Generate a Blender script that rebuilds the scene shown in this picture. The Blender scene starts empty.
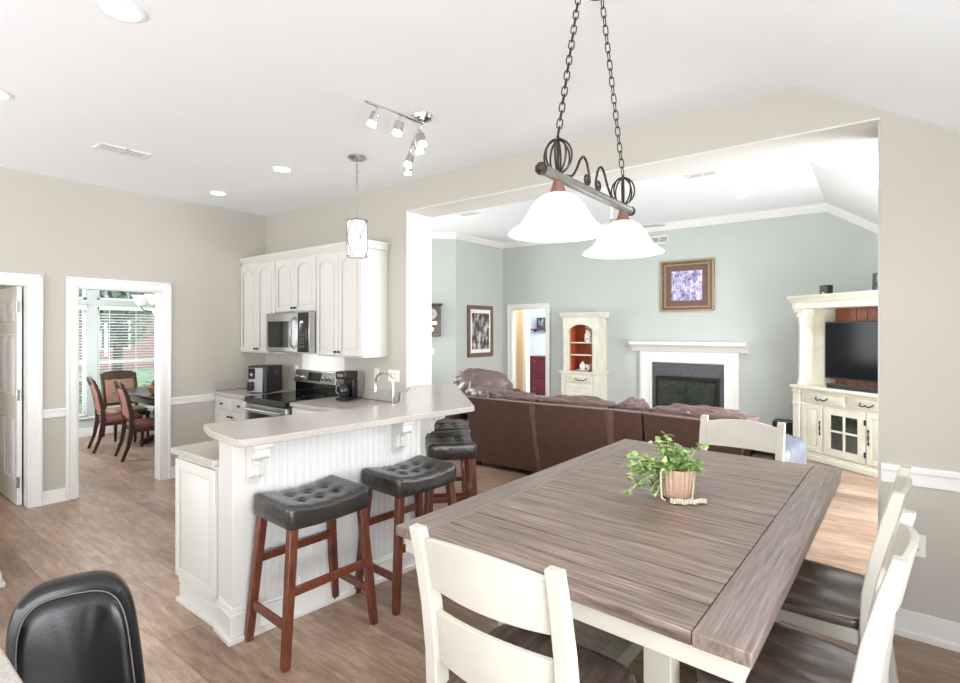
import bpy, bmesh, math, random
from mathutils import Vector, Matrix
R = math.radians
PI = math.pi
SC = bpy.context.scene
COL = SC.collection
random.seed(7)

# ------------------------------------------------------------------ camera, world, light, exposure
cd = bpy.data.cameras.new('camera'); cam = bpy.data.objects.new('camera', cd); COL.objects.link(cam)
cam.location = (0, 0, 1.617); cam.rotation_euler = (R(90), 0, R(37.5))
cd.sensor_width = 36; cd.lens = 36 * 521 / 960; cd.shift_y = -11.5 / 960; cd.clip_start = .05; cd.clip_end = 200
SC.camera = cam

W = bpy.data.worlds.new('sky'); SC.world = W; W.use_nodes = True
nt = W.node_tree; nt.nodes.clear()
wo = nt.nodes.new('ShaderNodeOutputWorld'); bg = nt.nodes.new('ShaderNodeBackground')
tc = nt.nodes.new('ShaderNodeTexCoord'); sp = nt.nodes.new('ShaderNodeSeparateXYZ'); rp = nt.nodes.new('ShaderNodeValToRGB')
nt.links.new(tc.outputs['Generated'], sp.inputs[0]); nt.links.new(sp.outputs['Z'], rp.inputs[0])
rp.color_ramp.elements[0].position = 0.0; rp.color_ramp.elements[0].color = (.95, .97, 1, 1)
rp.color_ramp.elements[1].position = .7; rp.color_ramp.elements[1].color = (.62, .78, 1, 1)
nt.links.new(rp.outputs[0], bg.inputs['Color']); bg.inputs['Strength'].default_value = 3.3
nt.links.new(bg.outputs[0], wo.inputs['Surface'])


def area(name, loc, direction, sx, sy, power, color=(1, 1, 1)):
    d = bpy.data.lights.new(name, 'AREA'); d.shape = 'RECTANGLE'; d.size = sx; d.size_y = sy; d.energy = power; d.color = color
    o = bpy.data.objects.new(name, d); COL.objects.link(o); o.location = loc
    o.rotation_euler = Vector(direction).to_track_quat('-Z', 'Y').to_euler()
    return o


DAY = (.93, .965, 1.0)
K = 1.0
area('daylight_rear_left', (-4.6, -2.75, 1.5), (0, 1, .8), 2.0, 1.8, 98, DAY)
area('daylight_rear_middle', (-1.9, -2.75, 1.5), (0, 1, .8), 2.0, 1.8, 40, DAY)
area('daylight_rear_right', (.5, -2.75, 1.4), (0, 1, .8), 1.2, 1.7, 12, DAY)
area('daylight_right', (1.45, .0, 1.2), (-1, 0, .75), 2.8, 1.5, 170, DAY)
area('daylight_living_right', (1.65, 5.2, 1.15), (-1, 0, .35), 2.4, 1.5, 215, (.95, .98, 1))
area('daylight_living_left', (-7.15, 5.0, 1.6), (1, 0, .2), 1.6, 2.0, 110, (.95, .98, 1))
area('daylight_skylight', (.15, 5.63, 3.35), (-.5, 0, -1), 1.0, 1.1, 90, (.95, .98, 1))
area('dining_side_fill', (-8.3, 1.46, 1.5), (0, 1, .25), 2.0, 1.7, 105, (.95, .98, 1))  # added fill beside the solid side wall, no window there
area('bedroom_fill', (-5.2, 11.0, 2.3), (-.6, .3, -1), 1.2, 1.2, 170, (.92, .96, 1))  # fill added inside the bedroom
area('hall_fill', (-5.6, 9.2, 2.65), (0, 0, -1), .4, .3, 22, (1, .95, .88))  # added to brighten the hall, no ceiling fixture stands behind it
area('formal_dining_fill', (-7.9, 2.3, 2.85), (0, 0, -1), .8, .8, 26, DAY)  # unseen fill added to lift the formal dining room
area('closet_area_light', (-6.9, .85, 2.3), (0, 0, -1), .2, .2, 1.5, DAY)  # weak area light inside the closet, no lamp modelled

SC.view_settings.view_transform = 'Standard'; SC.view_settings.look = 'None'
SC.view_settings.gamma = 1; SC.view_settings.use_curve_mapping = False
SC.view_settings.exposure = -0.13
SC.cycles.max_bounces = 10; SC.cycles.diffuse_bounces = 6; SC.cycles.glossy_bounces = 4
SC.cycles.transparent_max_bounces = 16; SC.cycles.sample_clamp_indirect = 6


# ------------------------------------------------------------------ materials
def lin(c):
    return tuple(((x / 255) / 12.92 if x / 255 <= .04045 else ((x / 255 + .055) / 1.055) ** 2.4) for x in c) + (1,)


def mat(name, rgb, rough=.5, metal=0, bump=0, bscale=60, var=0, vscale=4, spec=.5, emit=0, stretch=None, coat=0, ecol=None):
    m = bpy.data.materials.new(name); m.use_nodes = True; t = m.node_tree; b = t.nodes['Principled BSDF']
    c = lin(rgb)
    b.inputs['Base Color'].default_value = c; b.inputs['Roughness'].default_value = rough; b.inputs['Metallic'].default_value = metal
    b.inputs['Specular IOR Level'].default_value = spec; b.inputs['Coat Weight'].default_value = coat
    if emit:
        b.inputs['Emission Color'].default_value = lin(ecol) if ecol else c; b.inputs['Emission Strength'].default_value = emit
    co = t.nodes.new('ShaderNodeTexCoord'); mp = t.nodes.new('ShaderNodeMapping')
    t.links.new(co.outputs['Object'], mp.inputs[0])
    if stretch: mp.inputs['Scale'].default_value = stretch
    n = t.nodes.new('ShaderNodeTexNoise'); n.inputs['Scale'].default_value = vscale; n.inputs['Detail'].default_value = 6
    t.links.new(mp.outputs[0], n.inputs['Vector'])
    if var or True:
        v = var if var else .006
        mx = t.nodes.new('ShaderNodeMixRGB'); mx.inputs[1].default_value = tuple(min(1, x * (1 + v)) for x in c[:3]) + (1,)
        mx.inputs[2].default_value = tuple(x * (1 - v) for x in c[:3]) + (1,)
        rr = t.nodes.new('ShaderNodeValToRGB'); rr.color_ramp.elements[0].position = .35; rr.color_ramp.elements[1].position = .65
        t.links.new(n.outputs['Fac'], rr.inputs[0]); t.links.new(rr.outputs[0], mx.inputs[0]); t.links.new(mx.outputs[0], b.inputs['Base Color'])
    if bump:
        n2 = t.nodes.new('ShaderNodeTexNoise'); n2.inputs['Scale'].default_value = bscale; n2.inputs['Detail'].default_value = 5
        t.links.new(mp.outputs[0], n2.inputs['Vector'])
        bp = t.nodes.new('ShaderNodeBump'); bp.inputs['Strength'].default_value = bump; bp.inputs['Distance'].default_value = .01
        t.links.new(n2.outputs['Fac'], bp.inputs['Height']); t.links.new(bp.outputs[0], b.inputs['Normal'])
    return m


def ramp_mat(name, cols, scale, stretch, rough=.4, bump=.1, coord='Object', detail=8, spec=.5):
    m = bpy.data.materials.new(name); m.use_nodes = True; t = m.node_tree; b = t.nodes['Principled BSDF']
    b.inputs['Roughness'].default_value = rough; b.inputs['Specular IOR Level'].default_value = spec
    co = t.nodes.new('ShaderNodeTexCoord'); mp = t.nodes.new('ShaderNodeMapping'); mp.inputs['Scale'].default_value = stretch
    t.links.new(co.outputs[coord], mp.inputs[0])
    n = t.nodes.new('ShaderNodeTexNoise'); n.inputs['Scale'].default_value = scale; n.inputs['Detail'].default_value = detail
    n.inputs['Roughness'].default_value = .65
    t.links.new(mp.outputs[0], n.inputs['Vector'])
    rr = t.nodes.new('ShaderNodeValToRGB'); e = rr.color_ramp.elements
    while len(e) < len(cols): e.new(.5)
    for i, c in enumerate(cols):
        e[i].position = .28 + .44 * i / (len(cols) - 1); e[i].color = lin(c)
    t.links.new(n.outputs['Fac'], rr.inputs[0]); t.links.new(rr.outputs[0], b.inputs['Base Color'])
    if bump:
        bp = t.nodes.new('ShaderNodeBump'); bp.inputs['Strength'].default_value = bump; bp.inputs['Distance'].default_value = .01
        t.links.new(n.outputs['Fac'], bp.inputs['Height']); t.links.new(bp.outputs[0], b.inputs['Normal'])
    return m


def floor_mat():
    m = bpy.data.materials.new('plank_floor'); m.use_nodes = True; t = m.node_tree; b = t.nodes['Principled BSDF']
    L = t.links.new
    co = t.nodes.new('ShaderNodeTexCoord'); br = t.nodes.new('ShaderNodeTexBrick')
    L(co.outputs['Object'], br.inputs['Vector'])
    br.inputs['Scale'].default_value = 1; br.inputs['Brick Width'].default_value = 1.25; br.inputs['Row Height'].default_value = .19
    br.inputs['Mortar Size'].default_value = .0012; br.inputs['Mortar Smooth'].default_value = .3; br.offset = .37; br.offset_frequency = 2
    br.inputs['Color1'].default_value = (0, 0, 0, 1); br.inputs['Color2'].default_value = (1, 1, 1, 1); br.inputs['Mortar'].default_value = (.3, .3, .3, 1)
    # per plank tone + long grain + smoky patches
    mp = t.nodes.new('ShaderNodeMapping'); mp.inputs['Scale'].default_value = (1.0, 5, 1); L(co.outputs['Object'], mp.inputs[0])
    ad = t.nodes.new('ShaderNodeVectorMath'); ad.operation = 'ADD'
    sc_ = t.nodes.new('ShaderNodeVectorMath'); sc_.operation = 'SCALE'; sc_.inputs['Scale'].default_value = 13
    L(br.outputs['Color'], sc_.inputs[0]); L(mp.outputs[0], ad.inputs[0]); L(sc_.outputs[0], ad.inputs[1])
    g = t.nodes.new('ShaderNodeTexNoise'); g.inputs['Scale'].default_value = 4.5; g.inputs['Detail'].default_value = 9; g.inputs['Roughness'].default_value = .72
    g.inputs['Distortion'].default_value = .25
    L(ad.outputs[0], g.inputs['Vector'])
    n2 = t.nodes.new('ShaderNodeTexNoise'); n2.inputs['Scale'].default_value = 1.6; n2.inputs['Detail'].default_value = 4
    mp2 = t.nodes.new('ShaderNodeMapping'); mp2.inputs['Scale'].default_value = (.8, 2.0, 1); L(co.outputs['Object'], mp2.inputs[0]); L(mp2.outputs[0], n2.inputs['Vector'])
    r1 = t.nodes.new('ShaderNodeValToRGB'); e = r1.color_ramp.elements
    cols = [(FL_D, .30), (FL_M, .48), (FL_L, .66), (FL_LL, .80)]
    while len(e) < 4: e.new(.5)
    for i, (c, p_) in enumerate(cols): e[i].position = p_; e[i].color = lin(c)
    mix = t.nodes.new('ShaderNodeMath'); mix.operation = 'MULTIPLY_ADD'; mix.inputs[1].default_value = .17
    L(br.outputs['Color'], mix.inputs[0])
    ml = t.nodes.new('ShaderNodeMath'); ml.operation = 'MULTIPLY'; ml.inputs[1].default_value = .70; L(g.outputs['Fac'], ml.inputs[0])
    ml2 = t.nodes.new('ShaderNodeMath'); ml2.operation = 'MULTIPLY_ADD'; ml2.inputs[1].default_value = .33; L(n2.outputs['Fac'], ml2.inputs[0]); L(ml.outputs[0], ml2.inputs[2])
    L(ml2.outputs[0], mix.inputs[2])
    L(mix.outputs[0], r1.inputs[0])
    mx = t.nodes.new('ShaderNodeMixRGB'); L(br.outputs['Fac'], mx.inputs[0]); L(r1.outputs[0], mx.inputs[1]); mx.inputs[2].default_value = lin((98, 78, 66))
    L(mx.outputs[0], b.inputs['Base Color'])
    rr = t.nodes.new('ShaderNodeMapRange'); rr.inputs['To Min'].default_value = .27; rr.inputs['To Max'].default_value = .43
    L(g.outputs['Fac'], rr.inputs[0]); L(rr.outputs[0], b.inputs['Roughness'])
    bp = t.nodes.new('ShaderNodeBump'); bp.inputs['Strength'].default_value = .12; bp.inputs['Distance'].default_value = .004
    sb = t.nodes.new('ShaderNodeMath'); sb.operation = 'SUBTRACT'; L(g.outputs['Fac'], sb.inputs[0]); L(br.outputs['Fac'], sb.inputs[1])
    L(sb.outputs[0], bp.inputs['Height']); L(bp.outputs[0], b.inputs['Normal'])
    return m


def glass_mat(name, tint=(255, 255, 255), refl=.08):
    m = bpy.data.materials.new(name); m.use_nodes = True; t = m.node_tree; t.nodes.clear()
    o = t.nodes.new('ShaderNodeOutputMaterial'); a = t.nodes.new('ShaderNodeBsdfTransparent'); g = t.nodes.new('ShaderNodeBsdfGlossy'); mx = t.nodes.new('ShaderNodeMixShader')
    a.inputs[0].default_value = lin(tint); g.inputs['Roughness'].default_value = .03; mx.inputs[0].default_value = refl
    t.links.new(a.outputs[0], mx.inputs[1]); t.links.new(g.outputs[0], mx.inputs[2]); t.links.new(mx.outputs[0], o.inputs[0])
    return m


def art_mat(name, kind):
    m = bpy.data.materials.new(name); m.use_nodes = True; t = m.node_tree; b = t.nodes['Principled BSDF']; L = t.links.new
    b.inputs['Roughness'].default_value = .25
    co = t.nodes.new('ShaderNodeTexCoord'); mp = t.nodes.new('ShaderNodeMapping'); L(co.outputs['Object'], mp.inputs[0])
    n = t.nodes.new('ShaderNodeTexNoise'); n.inputs['Detail'].default_value = 4; r = t.nodes.new('ShaderNodeValToRGB')
    if kind == 'crowd':
        mp.inputs['Scale'].default_value = (20, 1, 12); n.inputs['Scale'].default_value = 1.0; n.inputs['Detail'].default_value = 9; n.inputs['Distortion'].default_value = 1.2
        cols = [(92, 84, 128), (150, 142, 188), (198, 192, 220), (232, 230, 242)]; ps = [.30, .44, .55, .68]
    else:
        mp.inputs['Scale'].default_value = (11, 1, 6); n.inputs['Scale'].default_value = .9
        cols = [(34, 34, 38), (88, 88, 92), (150, 150, 150), (222, 220, 216)]; ps = [.36, .47, .56, .68]
    L(mp.outputs[0], n.inputs['Vector'])
    e = r.color_ramp.elements
    while len(e) < 4: e.new(.5)
    for i in range(4): e[i].position = ps[i]; e[i].color = lin(cols[i])
    L(n.outputs['Fac'], r.inputs[0]); L(r.outputs[0], b.inputs['Base Color'])
    return m


FL_D, FL_M, FL_L, FL_LL = (80, 60, 48), (128, 102, 85), (166, 139, 119), (198, 172, 150)
M = {}
M['floor'] = floor_mat()
M['wall'] = mat('beige_wall_paint', (193, 188, 178), .85, bump=.03, bscale=220, spec=.2)
M['green'] = mat('sage_wall_paint', (192, 197, 193), .85, bump=.03, bscale=220, spec=.2)
M['ceil'] = mat('ceiling_white', (244, 247, 250), .9, bump=.03, bscale=180, spec=.1)
M['trim'] = mat('trim_white', (236, 235, 232), .35)
M['cab'] = mat('cabinet_white', (214, 212, 206), .38)
M['bead'] = mat('beadboard_white', (224, 224, 222), .42)
M['stone'] = ramp_mat('counter_stone', [(148, 140, 131), (178, 170, 161), (195, 188, 179), (209, 203, 195)], 170, (1, 1, 1), .2, .0)
M['cream'] = mat('chair_cream_paint', (201, 197, 185), .5, var=.04, vscale=6)
M['table'] = ramp_mat('table_weathered_wood', [(58, 45, 40), (106, 89, 81), (140, 122, 112), (178, 160, 149)], 5.5, (.7, 16, 6), .30, .12)
M['tablev'] = ramp_mat('table_weathered_wood_lengthwise', [(80, 68, 63), (116, 101, 94), (138, 122, 115), (164, 148, 140)], 5.5, (18, .7, 6), .33, .12)
M['seat'] = ramp_mat('seat_dark_wood', [(58, 46, 40), (84, 69, 61), (104, 88, 79), (124, 108, 98)], 6, (14, 1.2, 6), .3, .08)
M['blackleather'] = mat('black_leather', (21, 20, 20), .27, bump=.10, bscale=240, var=.12, vscale=8)
M['stoolleather'] = mat('charcoal_leather', (50, 47, 46), .24, bump=.35, bscale=38, var=.15, vscale=9, spec=.7)
M['cherry'] = ramp_mat('cherry_wood', [(60, 29, 20), (92, 48, 33), (112, 61, 43), (130, 78, 56)], 9, (12, 12, 1.2), .3, .04)
M['brownleather'] = mat('brown_leather', (112, 90, 85), .36, bump=.4, bscale=30, var=.14, vscale=9)
M['brownback'] = mat('brown_faux_suede', (92, 66, 57), .62, bump=.15, bscale=170, var=.09, vscale=14)
M['steel'] = mat('stainless_steel', (186, 184, 182), .28, 1, var=.05, vscale=3, stretch=(1, 1, 60))
M['silver'] = mat('silver_plastic', (176, 176, 176), .3, .3)
M['lining'] = mat('opening_white_paint', (222, 221, 217), .6)
M['welt'] = mat('welt_catchlight_grey', (112, 110, 108), .35)  # grey paints in the light that the black welt catches
M['nickel'] = mat('brushed_nickel', (196, 194, 190), .25, 1)
M['chrome'] = mat('chrome', (220, 220, 220), .08, 1)
M['blackglass'] = mat('black_glass', (18, 18, 20), .06, spec=.6)
M['strap'] = mat('worn_brown_leather_strap', (118, 90, 80), .4, bump=.3, bscale=40, var=.15, vscale=12)
M['tvscreen'] = mat('dark_tv_screen', (24, 26, 29), .12, spec=.12)
M['piping'] = mat('rosy_leather_piping', (150, 126, 121), .4)
M['blackplastic'] = mat('black_plastic', (30, 30, 31), .35)
M['darkgrey'] = mat('dark_grey_plastic', (62, 62, 64), .4)
M['bronze'] = mat('dark_bronze', (66, 58, 52), .38, .7)
M['pewter'] = mat('pewter_metal', (158, 155, 152), .3, .8, var=.12, vscale=20)
M['rust'] = mat('antique_brass_socket', (140, 108, 90), .4, .6)
M['shade'] = mat('frosted_white_glass', (250, 249, 246), .35, emit=.2, ecol=(255, 250, 242))
M['bulb'] = mat('lit_bulb', (255, 248, 235), .4, emit=6)
M['lens'] = mat('lit_downlight_lens', (255, 250, 242), .4, emit=5)
M['wire'] = mat('grey_wire', (140, 138, 134), .4, .8)
M['furn'] = mat('cream_furniture_paint', (224, 221, 205), .45, var=.06, vscale=7)
M['glaze'] = mat('tan_glaze_edge', (196, 184, 148), .5)
M['redwood'] = ramp_mat('red_brown_wood', [(112, 52, 30), (146, 74, 44), (166, 92, 60), (184, 112, 78)], 7, (10, 10, 1.2), .4, .05)
M['hutchwood'] = ramp_mat('orange_brown_wood', [(150, 62, 30), (178, 84, 44), (190, 98, 54), (205, 118, 74)], 7, (10, 10, 1.2), .45, .05)
M['mahog'] = ramp_mat('mahogany', [(70, 20, 26), (94, 30, 34), (112, 40, 42), (124, 52, 50)], 6, (2, 8, 8), .3, .03)
M['darkwood'] = ramp_mat('dark_espresso_wood', [(36, 22, 18), (56, 34, 27), (70, 44, 34), (84, 54, 42)], 7, (3, 8, 8), .25, .03)
M['redfab'] = mat('rust_upholstery', (116, 64, 55), .7, var=.2, vscale=30, bump=.2, bscale=200)
M['tanfab'] = mat('tan_upholstery', (142, 108, 86), .7, var=.15, vscale=30)
M['frame_brown'] = ramp_mat('brown_picture_frame', [(82, 58, 50), (104, 76, 66), (118, 90, 80), (132, 102, 90)], 12, (2, 2, 2), .35, .05)
M['gold'] = mat('dull_gold_moulding', (178, 160, 118), .4, .5)
M['matbrown'] = mat('brown_picture_mat', (112, 84, 74), .6, var=.12, vscale=20)
M['matwhite'] = mat('white_picture_mat', (240, 236, 230), .6)
M['crowd'] = art_mat('lilac_collage_print', 'crowd'); M['scene'] = art_mat('grey_interior_print', 'scene')
M['slate'] = ramp_mat('dark_slate', [(70, 72, 75), (80, 82, 86), (90, 92, 96), (100, 102, 106)], 30, (1, 1, 1), .35, .05)
M['firebox'] = ramp_mat('mottled_grey_firebrick', [(78, 76, 74), (100, 97, 94), (122, 118, 114), (146, 141, 136)], 18, (1, 1, 1.5), .8, .2)  # mottled from dark to mid grey
M['log'] = ramp_mat('grey_fire_log', [(60, 56, 52), (96, 92, 88), (126, 122, 116), (160, 156, 150)], 14, (1, 1, 1), .9, .3)
M['glass'] = glass_mat('window_glass'); M['cabglass'] = glass_mat('cabinet_glass', (225, 232, 230), .12)
M['terra'] = mat('terracotta_pink', (202, 170, 148), .7, var=.08, vscale=16)
M['soil'] = mat('potting_soil', (92, 62, 44), .95, bump=.4, bscale=90, var=.25, vscale=60)
M['leaf'] = mat('green_leaf', (140, 172, 98), .42, var=.32, vscale=26)
M['leafpale'] = mat('pale_green_leaf', (186, 206, 142), .45, var=.25, vscale=26)
M['rope'] = mat('cream_rope', (222, 208, 186), .8, bump=.3, bscale=200)
M['bead_white'] = mat('whitewashed_wood_bead', (216, 204, 186), .6, var=.06, vscale=40)
M['outlet'] = mat('outlet_white', (240, 239, 236), .4)
M['slotdark'] = mat('dark_slot', (60, 58, 56), .6)
M['orange'] = mat('orange_plastic', (214, 106, 60), .5)
M['clockface'] = mat('clock_face_grey', (176, 176, 172), .4)
M['brass'] = mat('polished_brass', (214, 190, 130), .25, .9)
M['porcelain'] = mat('white_porcelain', (240, 238, 234), .2)
M['redflower'] = mat('red_flower', (200, 60, 46), .6)
M['blueroom'] = mat('pale_blue_wall_paint', (214, 222, 232), .85)
M['tanwall'] = mat('tan_hall_paint', (214, 196, 168), .85)
M['blind'] = mat('white_blind_slat', (240, 240, 240), .5)
M['lawn'] = mat('lawn_green', (150, 172, 122), .95, var=.3, vscale=3)
M['treeleaf'] = mat('tree_leaf', (118, 138, 112), .7, var=.4, vscale=5)
M['bark'] = mat('tree_bark', (96, 80, 68), .9, var=.2)
M['brick'] = mat('pale_red_brick', (188, 142, 130), .9, var=.15, vscale=12)
M['roof'] = mat('grey_roof_shingle', (140, 140, 150), .9, var=.12)
M['greyblue'] = mat('grey_blue_arm_sheen', (98, 100, 110), .45, bump=.4, bscale=22, var=.12, vscale=8)  # grey-blue stands in for window light reflected by the leather arm
M['basket'] = mat('woven_brown_basket', (150, 100, 70), .8, bump=.5, bscale=90, var=.2, vscale=40)


# ------------------------------------------------------------------ mesh building
class MB:
    def __init__(s): s.v = []; s.f = []

    def add(s, vs, fs, mtx=None):
        o = len(s.v)
        s.v += [tuple(mtx @ Vector(v)) if mtx is not None else tuple(v) for v in vs]
        s.f += [tuple(i + o for i in f) for f in fs]
        return s

    def box(s, x0, x1, y0, y1, z0, z1, mtx=None):
        if x0 > x1: x0, x1 = x1, x0
        if y0 > y1: y0, y1 = y1, y0
        if z0 > z1: z0, z1 = z1, z0
        vs = [(x0, y0, z0), (x1, y0, z0), (x1, y1, z0), (x0, y1, z0), (x0, y0, z1), (x1, y0, z1), (x1, y1, z1), (x0, y1, z1)]
        return s.add(vs, [(0, 3, 2, 1), (4, 5, 6, 7), (0, 1, 5, 4), (1, 2, 6, 5), (2, 3, 7, 6), (3, 0, 4, 7)], mtx)

    def loft(s, rings, closed=True, caps=True):
        n = len(rings[0]); o = len(s.v)
        for r in rings: s.v += [tuple(p) for p in r]
        for i in range(len(rings) - 1):
            for j in range(n if closed else n - 1):
                k = (j + 1) % n
                s.f.append((o + i * n + j, o + i * n + k, o + (i + 1) * n + k, o + (i + 1) * n + j))
        if caps and closed:
            s.f.append(tuple(o + j for j in reversed(range(n))))
            s.f.append(tuple(o + (len(rings) - 1) * n + j for j in range(n)))
        return s

    def prism(s, poly, a0, a1, axis='z', mtx=None):
        """poly of 2D points extruded along axis; for 'y' the points are (x,z), for 'x' they are (y,z)"""
        def P(p, a): return (p[0], p[1], a) if axis == 'z' else ((p[0], a, p[1]) if axis == 'y' else (a, p[0], p[1]))
        n = len(poly)
        vs = [P(p, a0) for p in poly] + [P(p, a1) for p in poly]
        fs = [tuple(range(n)), tuple(range(2 * n - 1, n - 1, -1))] + [(i, (i + 1) % n, n + (i + 1) % n, n + i) for i in range(n)]
        return s.add(vs, fs, mtx)

    def cyl(s, p0, p1, r0, r1=None, n=20, caps=True):
        r1 = r0 if r1 is None else r1
        a = Vector(p0); b = Vector(p1); d = (b - a).normalized()
        u = d.orthogonal().normalized(); w = d.cross(u)
        ring = lambda c, r: [c + u * (r * math.cos(2 * PI * i / n)) + w * (r * math.sin(2 * PI * i / n)) for i in range(n)]
        return s.loft([ring(a, r0), ring(b, r1)], caps=caps)

    def bar(s, p0, p1, a, b, a1=None, b1=None, up=(0, 0, 1)):
        """rectangular bar between two points; a is the width across, b along the second axis"""
        a1 = a if a1 is None else a1; b1 = b if b1 is None else b1
        p0 = Vector(p0); p1 = Vector(p1); d = (p1 - p0).normalized(); u = Vector(up)
        if abs(d.dot(u)) > .95: u = Vector((0, 1, 0))
        w = d.cross(u).normalized(); u = w.cross(d).normalized()
        q = lambda c, a, b: [c - w * a / 2 - u * b / 2, c + w * a / 2 - u * b / 2, c + w * a / 2 + u * b / 2, c - w * a / 2 + u * b / 2]
        return s.loft([q(p0, a, b), q(p1, a1, b1)])

    def post(s, path, w, d):
        """upright of rectangular section following path of (x,y,z[,w,d]); section stays horizontal"""
        rings = []
        for p in path:
            a = p[3] if len(p) > 3 else w; b = p[4] if len(p) > 4 else d
            x, y, z = p[:3]
            rings.append([(x - a / 2, y - b / 2, z), (x + a / 2, y - b / 2, z), (x + a / 2, y + b / 2, z), (x - a / 2, y + b / 2, z)])
        return s.loft(rings)

    def tube(s, pts, r, n=10, closed=False, r_end=None):
        P = [Vector(p) for p in pts]; m = len(P); rings = []
        t0 = (P[1] - P[0]).normalized(); u = t0.orthogonal().normalized()
        for i in range(m):
            if closed: t = (P[(i + 1) % m] - P[i - 1]).normalized()
            else: t = (P[min(i + 1, m - 1)] - P[max(i - 1, 0)]).normalized()
            u = (u - t * u.dot(t)).normalized(); w = t.cross(u)
            rr = r if r_end is None else r + (r_end - r) * i / (m - 1)
            rings.append([P[i] + u * (rr * math.cos(2 * PI * k / n)) + w * (rr * math.sin(2 * PI * k / n)) for k in range(n)])
        if closed: rings.append(rings[0]); return s.loft(rings, caps=False)
        return s.loft(rings)

    def lathe(s, prof, c=(0, 0, 0), n=32, closed_ends=True):
        rings = [[(c[0] + r * math.cos(2 * PI * k / n), c[1] + r * math.sin(2 * PI * k / n), c[2] + z) for k in range(n)] for r, z in prof]
        return s.loft(rings, caps=closed_ends)

    def ball(s, c, rx, ry=None, rz=None, n=16, e=1.0, e2=1.0, noise=0, nf=6, seed=0, mtx=None):
        ry = rx if ry is None else ry; rz = rx if rz is None else rz
        sg = lambda x, p: math.copysign(abs(x) ** p, x)
        from mathutils import noise as N
        vs = []; fs = []; m = n
        for i in range(m + 1):
            la = -PI / 2 + PI * i / m
            for j in range(2 * n):
                lo = PI * j / n
                x = sg(math.cos(la), e) * sg(math.cos(lo), e2); y = sg(math.cos(la), e) * sg(math.sin(lo), e2); z = sg(math.sin(la), e)
                k = 1
                if noise:
                    k += noise * N.noise(Vector((x * nf * .5 + seed * 7.3, y * nf * .5, z * nf * .5)))
                vs.append((c[0] + x * rx * k, c[1] + y * ry * k, c[2] + z * rz * k))
        for i in range(m):
            for j in range(2 * n):
                k = (j + 1) % (2 * n)
                fs.append((i * 2 * n + j, i * 2 * n + k, (i + 1) * 2 * n + k, (i + 1) * 2 * n + j))
        return s.add(vs, fs, mtx)

    def grid(s, fn, nu, nv):
        vs = [fn(i / nu, j / nv) for i in range(nu + 1) for j in range(nv + 1)]
        fs = [(i * (nv + 1) + j, (i + 1) * (nv + 1) + j, (i + 1) * (nv + 1) + j + 1, i * (nv + 1) + j + 1) for i in range(nu) for j in range(nv)]
        return s.add(vs, fs)

    def build(s, name, m, parent=None, loc=(0, 0, 0), rz=0, bevel=0, seg=2, smooth=35, solid=0):
        me = bpy.data.meshes.new(name); me.from_pydata(s.v, [], s.f)
        bm = bmesh.new(); bm.from_mesh(me)
        bmesh.ops.remove_doubles(bm, verts=bm.verts, dist=1e-6)
        bmesh.ops.recalc_face_normals(bm, faces=bm.faces)
        bm.to_mesh(me); bm.free()
        me.materials.append(m)
        me.polygons.foreach_set('use_smooth', [True] * len(me.polygons))
        me.set_sharp_from_angle(angle=R(smooth))
        o = bpy.data.objects.new(name, me); COL.objects.link(o); o.location = loc; o.rotation_euler = (0, 0, rz)
        if parent is not None: o.parent = parent
        if solid:
            md = o.modifiers.new('thickness', 'SOLIDIFY'); md.thickness = solid; md.offset = 0
        if bevel:
            md = o.modifiers.new('bevel', 'BEVEL'); md.width = bevel; md.segments = seg; md.limit_method = 'ANGLE'; md.angle_limit = R(30)
            md.harden_normals = False
        return o


def tag(o, label, cat, group=None):
    o['label'] = label; o['category'] = cat
    if group: o['group'] = group
    return o


def thing(name, label, cat, loc=(0, 0, 0), rz=0, group=None):
    o = bpy.data.objects.new(name, None); COL.objects.link(o); o.empty_display_size = .1
    o.location = loc; o.rotation_euler = (0, 0, rz)
    return tag(o, label, cat, group)


def struct(mb, name, m, bevel=0, **k):
    o = mb.build(name, m, bevel=bevel, **k); o['kind'] = 'structure'; return o


def spart(mb, name, m, parent, bevel=0):
    return mb.build(name, m, parent, bevel=bevel)


def copy_tree(src, parent=None, label=None, group=None, loc=None, rz=None):
    c = src.copy(); COL.objects.link(c)
    if parent is not None: c.parent = parent
    for ch in list(src.children): copy_tree(ch, c)
    if label: c['label'] = label
    if group: c['group'] = group
    if loc is not None: c.location = loc
    if rz is not None: c.rotation_euler = (0, 0, rz)
    return c


def wall_panels(mb, axis, a0, a1, t0, t1, z0, z1, holes):
    """wall along axis ('x' or 'y') from a0 to a1, thickness t0..t1, with rectangular holes (b0,b1,c0,c1)"""
    cuts = sorted({a0, a1} | {h[0] for h in holes} | {h[1] for h in holes})
    for p, q in zip(cuts, cuts[1:]):
        mid = (p + q) / 2
        zs = [(z0, z1)]
        for h in holes:
            if h[0] < mid < h[1]:
                nz = []
                for (u, v) in zs:
                    if h[2] > u: nz.append((u, min(v, h[2])))
                    if h[3] < v: nz.append((max(u, h[3]), v))
                zs = nz
        for (u, v) in zs:
            if v - u < 1e-4: continue
            if axis == 'x': mb.box(p, q, t0, t1, u, v)
            else: mb.box(t0, t1, p, q, u, v)
    return mb


def roundrect(x0, x1, y0, y1, r, n=5):
    P = []
    for cx, cy, a in ((x1 - r, y0 + r, -90), (x1 - r, y1 - r, 0), (x0 + r, y1 - r, 90), (x0 + r, y0 + r, 180)):
        for i in range(n + 1):
            t = R(a + 90 * i / n); P.append((cx + r * math.cos(t), cy + r * math.sin(t)))
    return P


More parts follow.
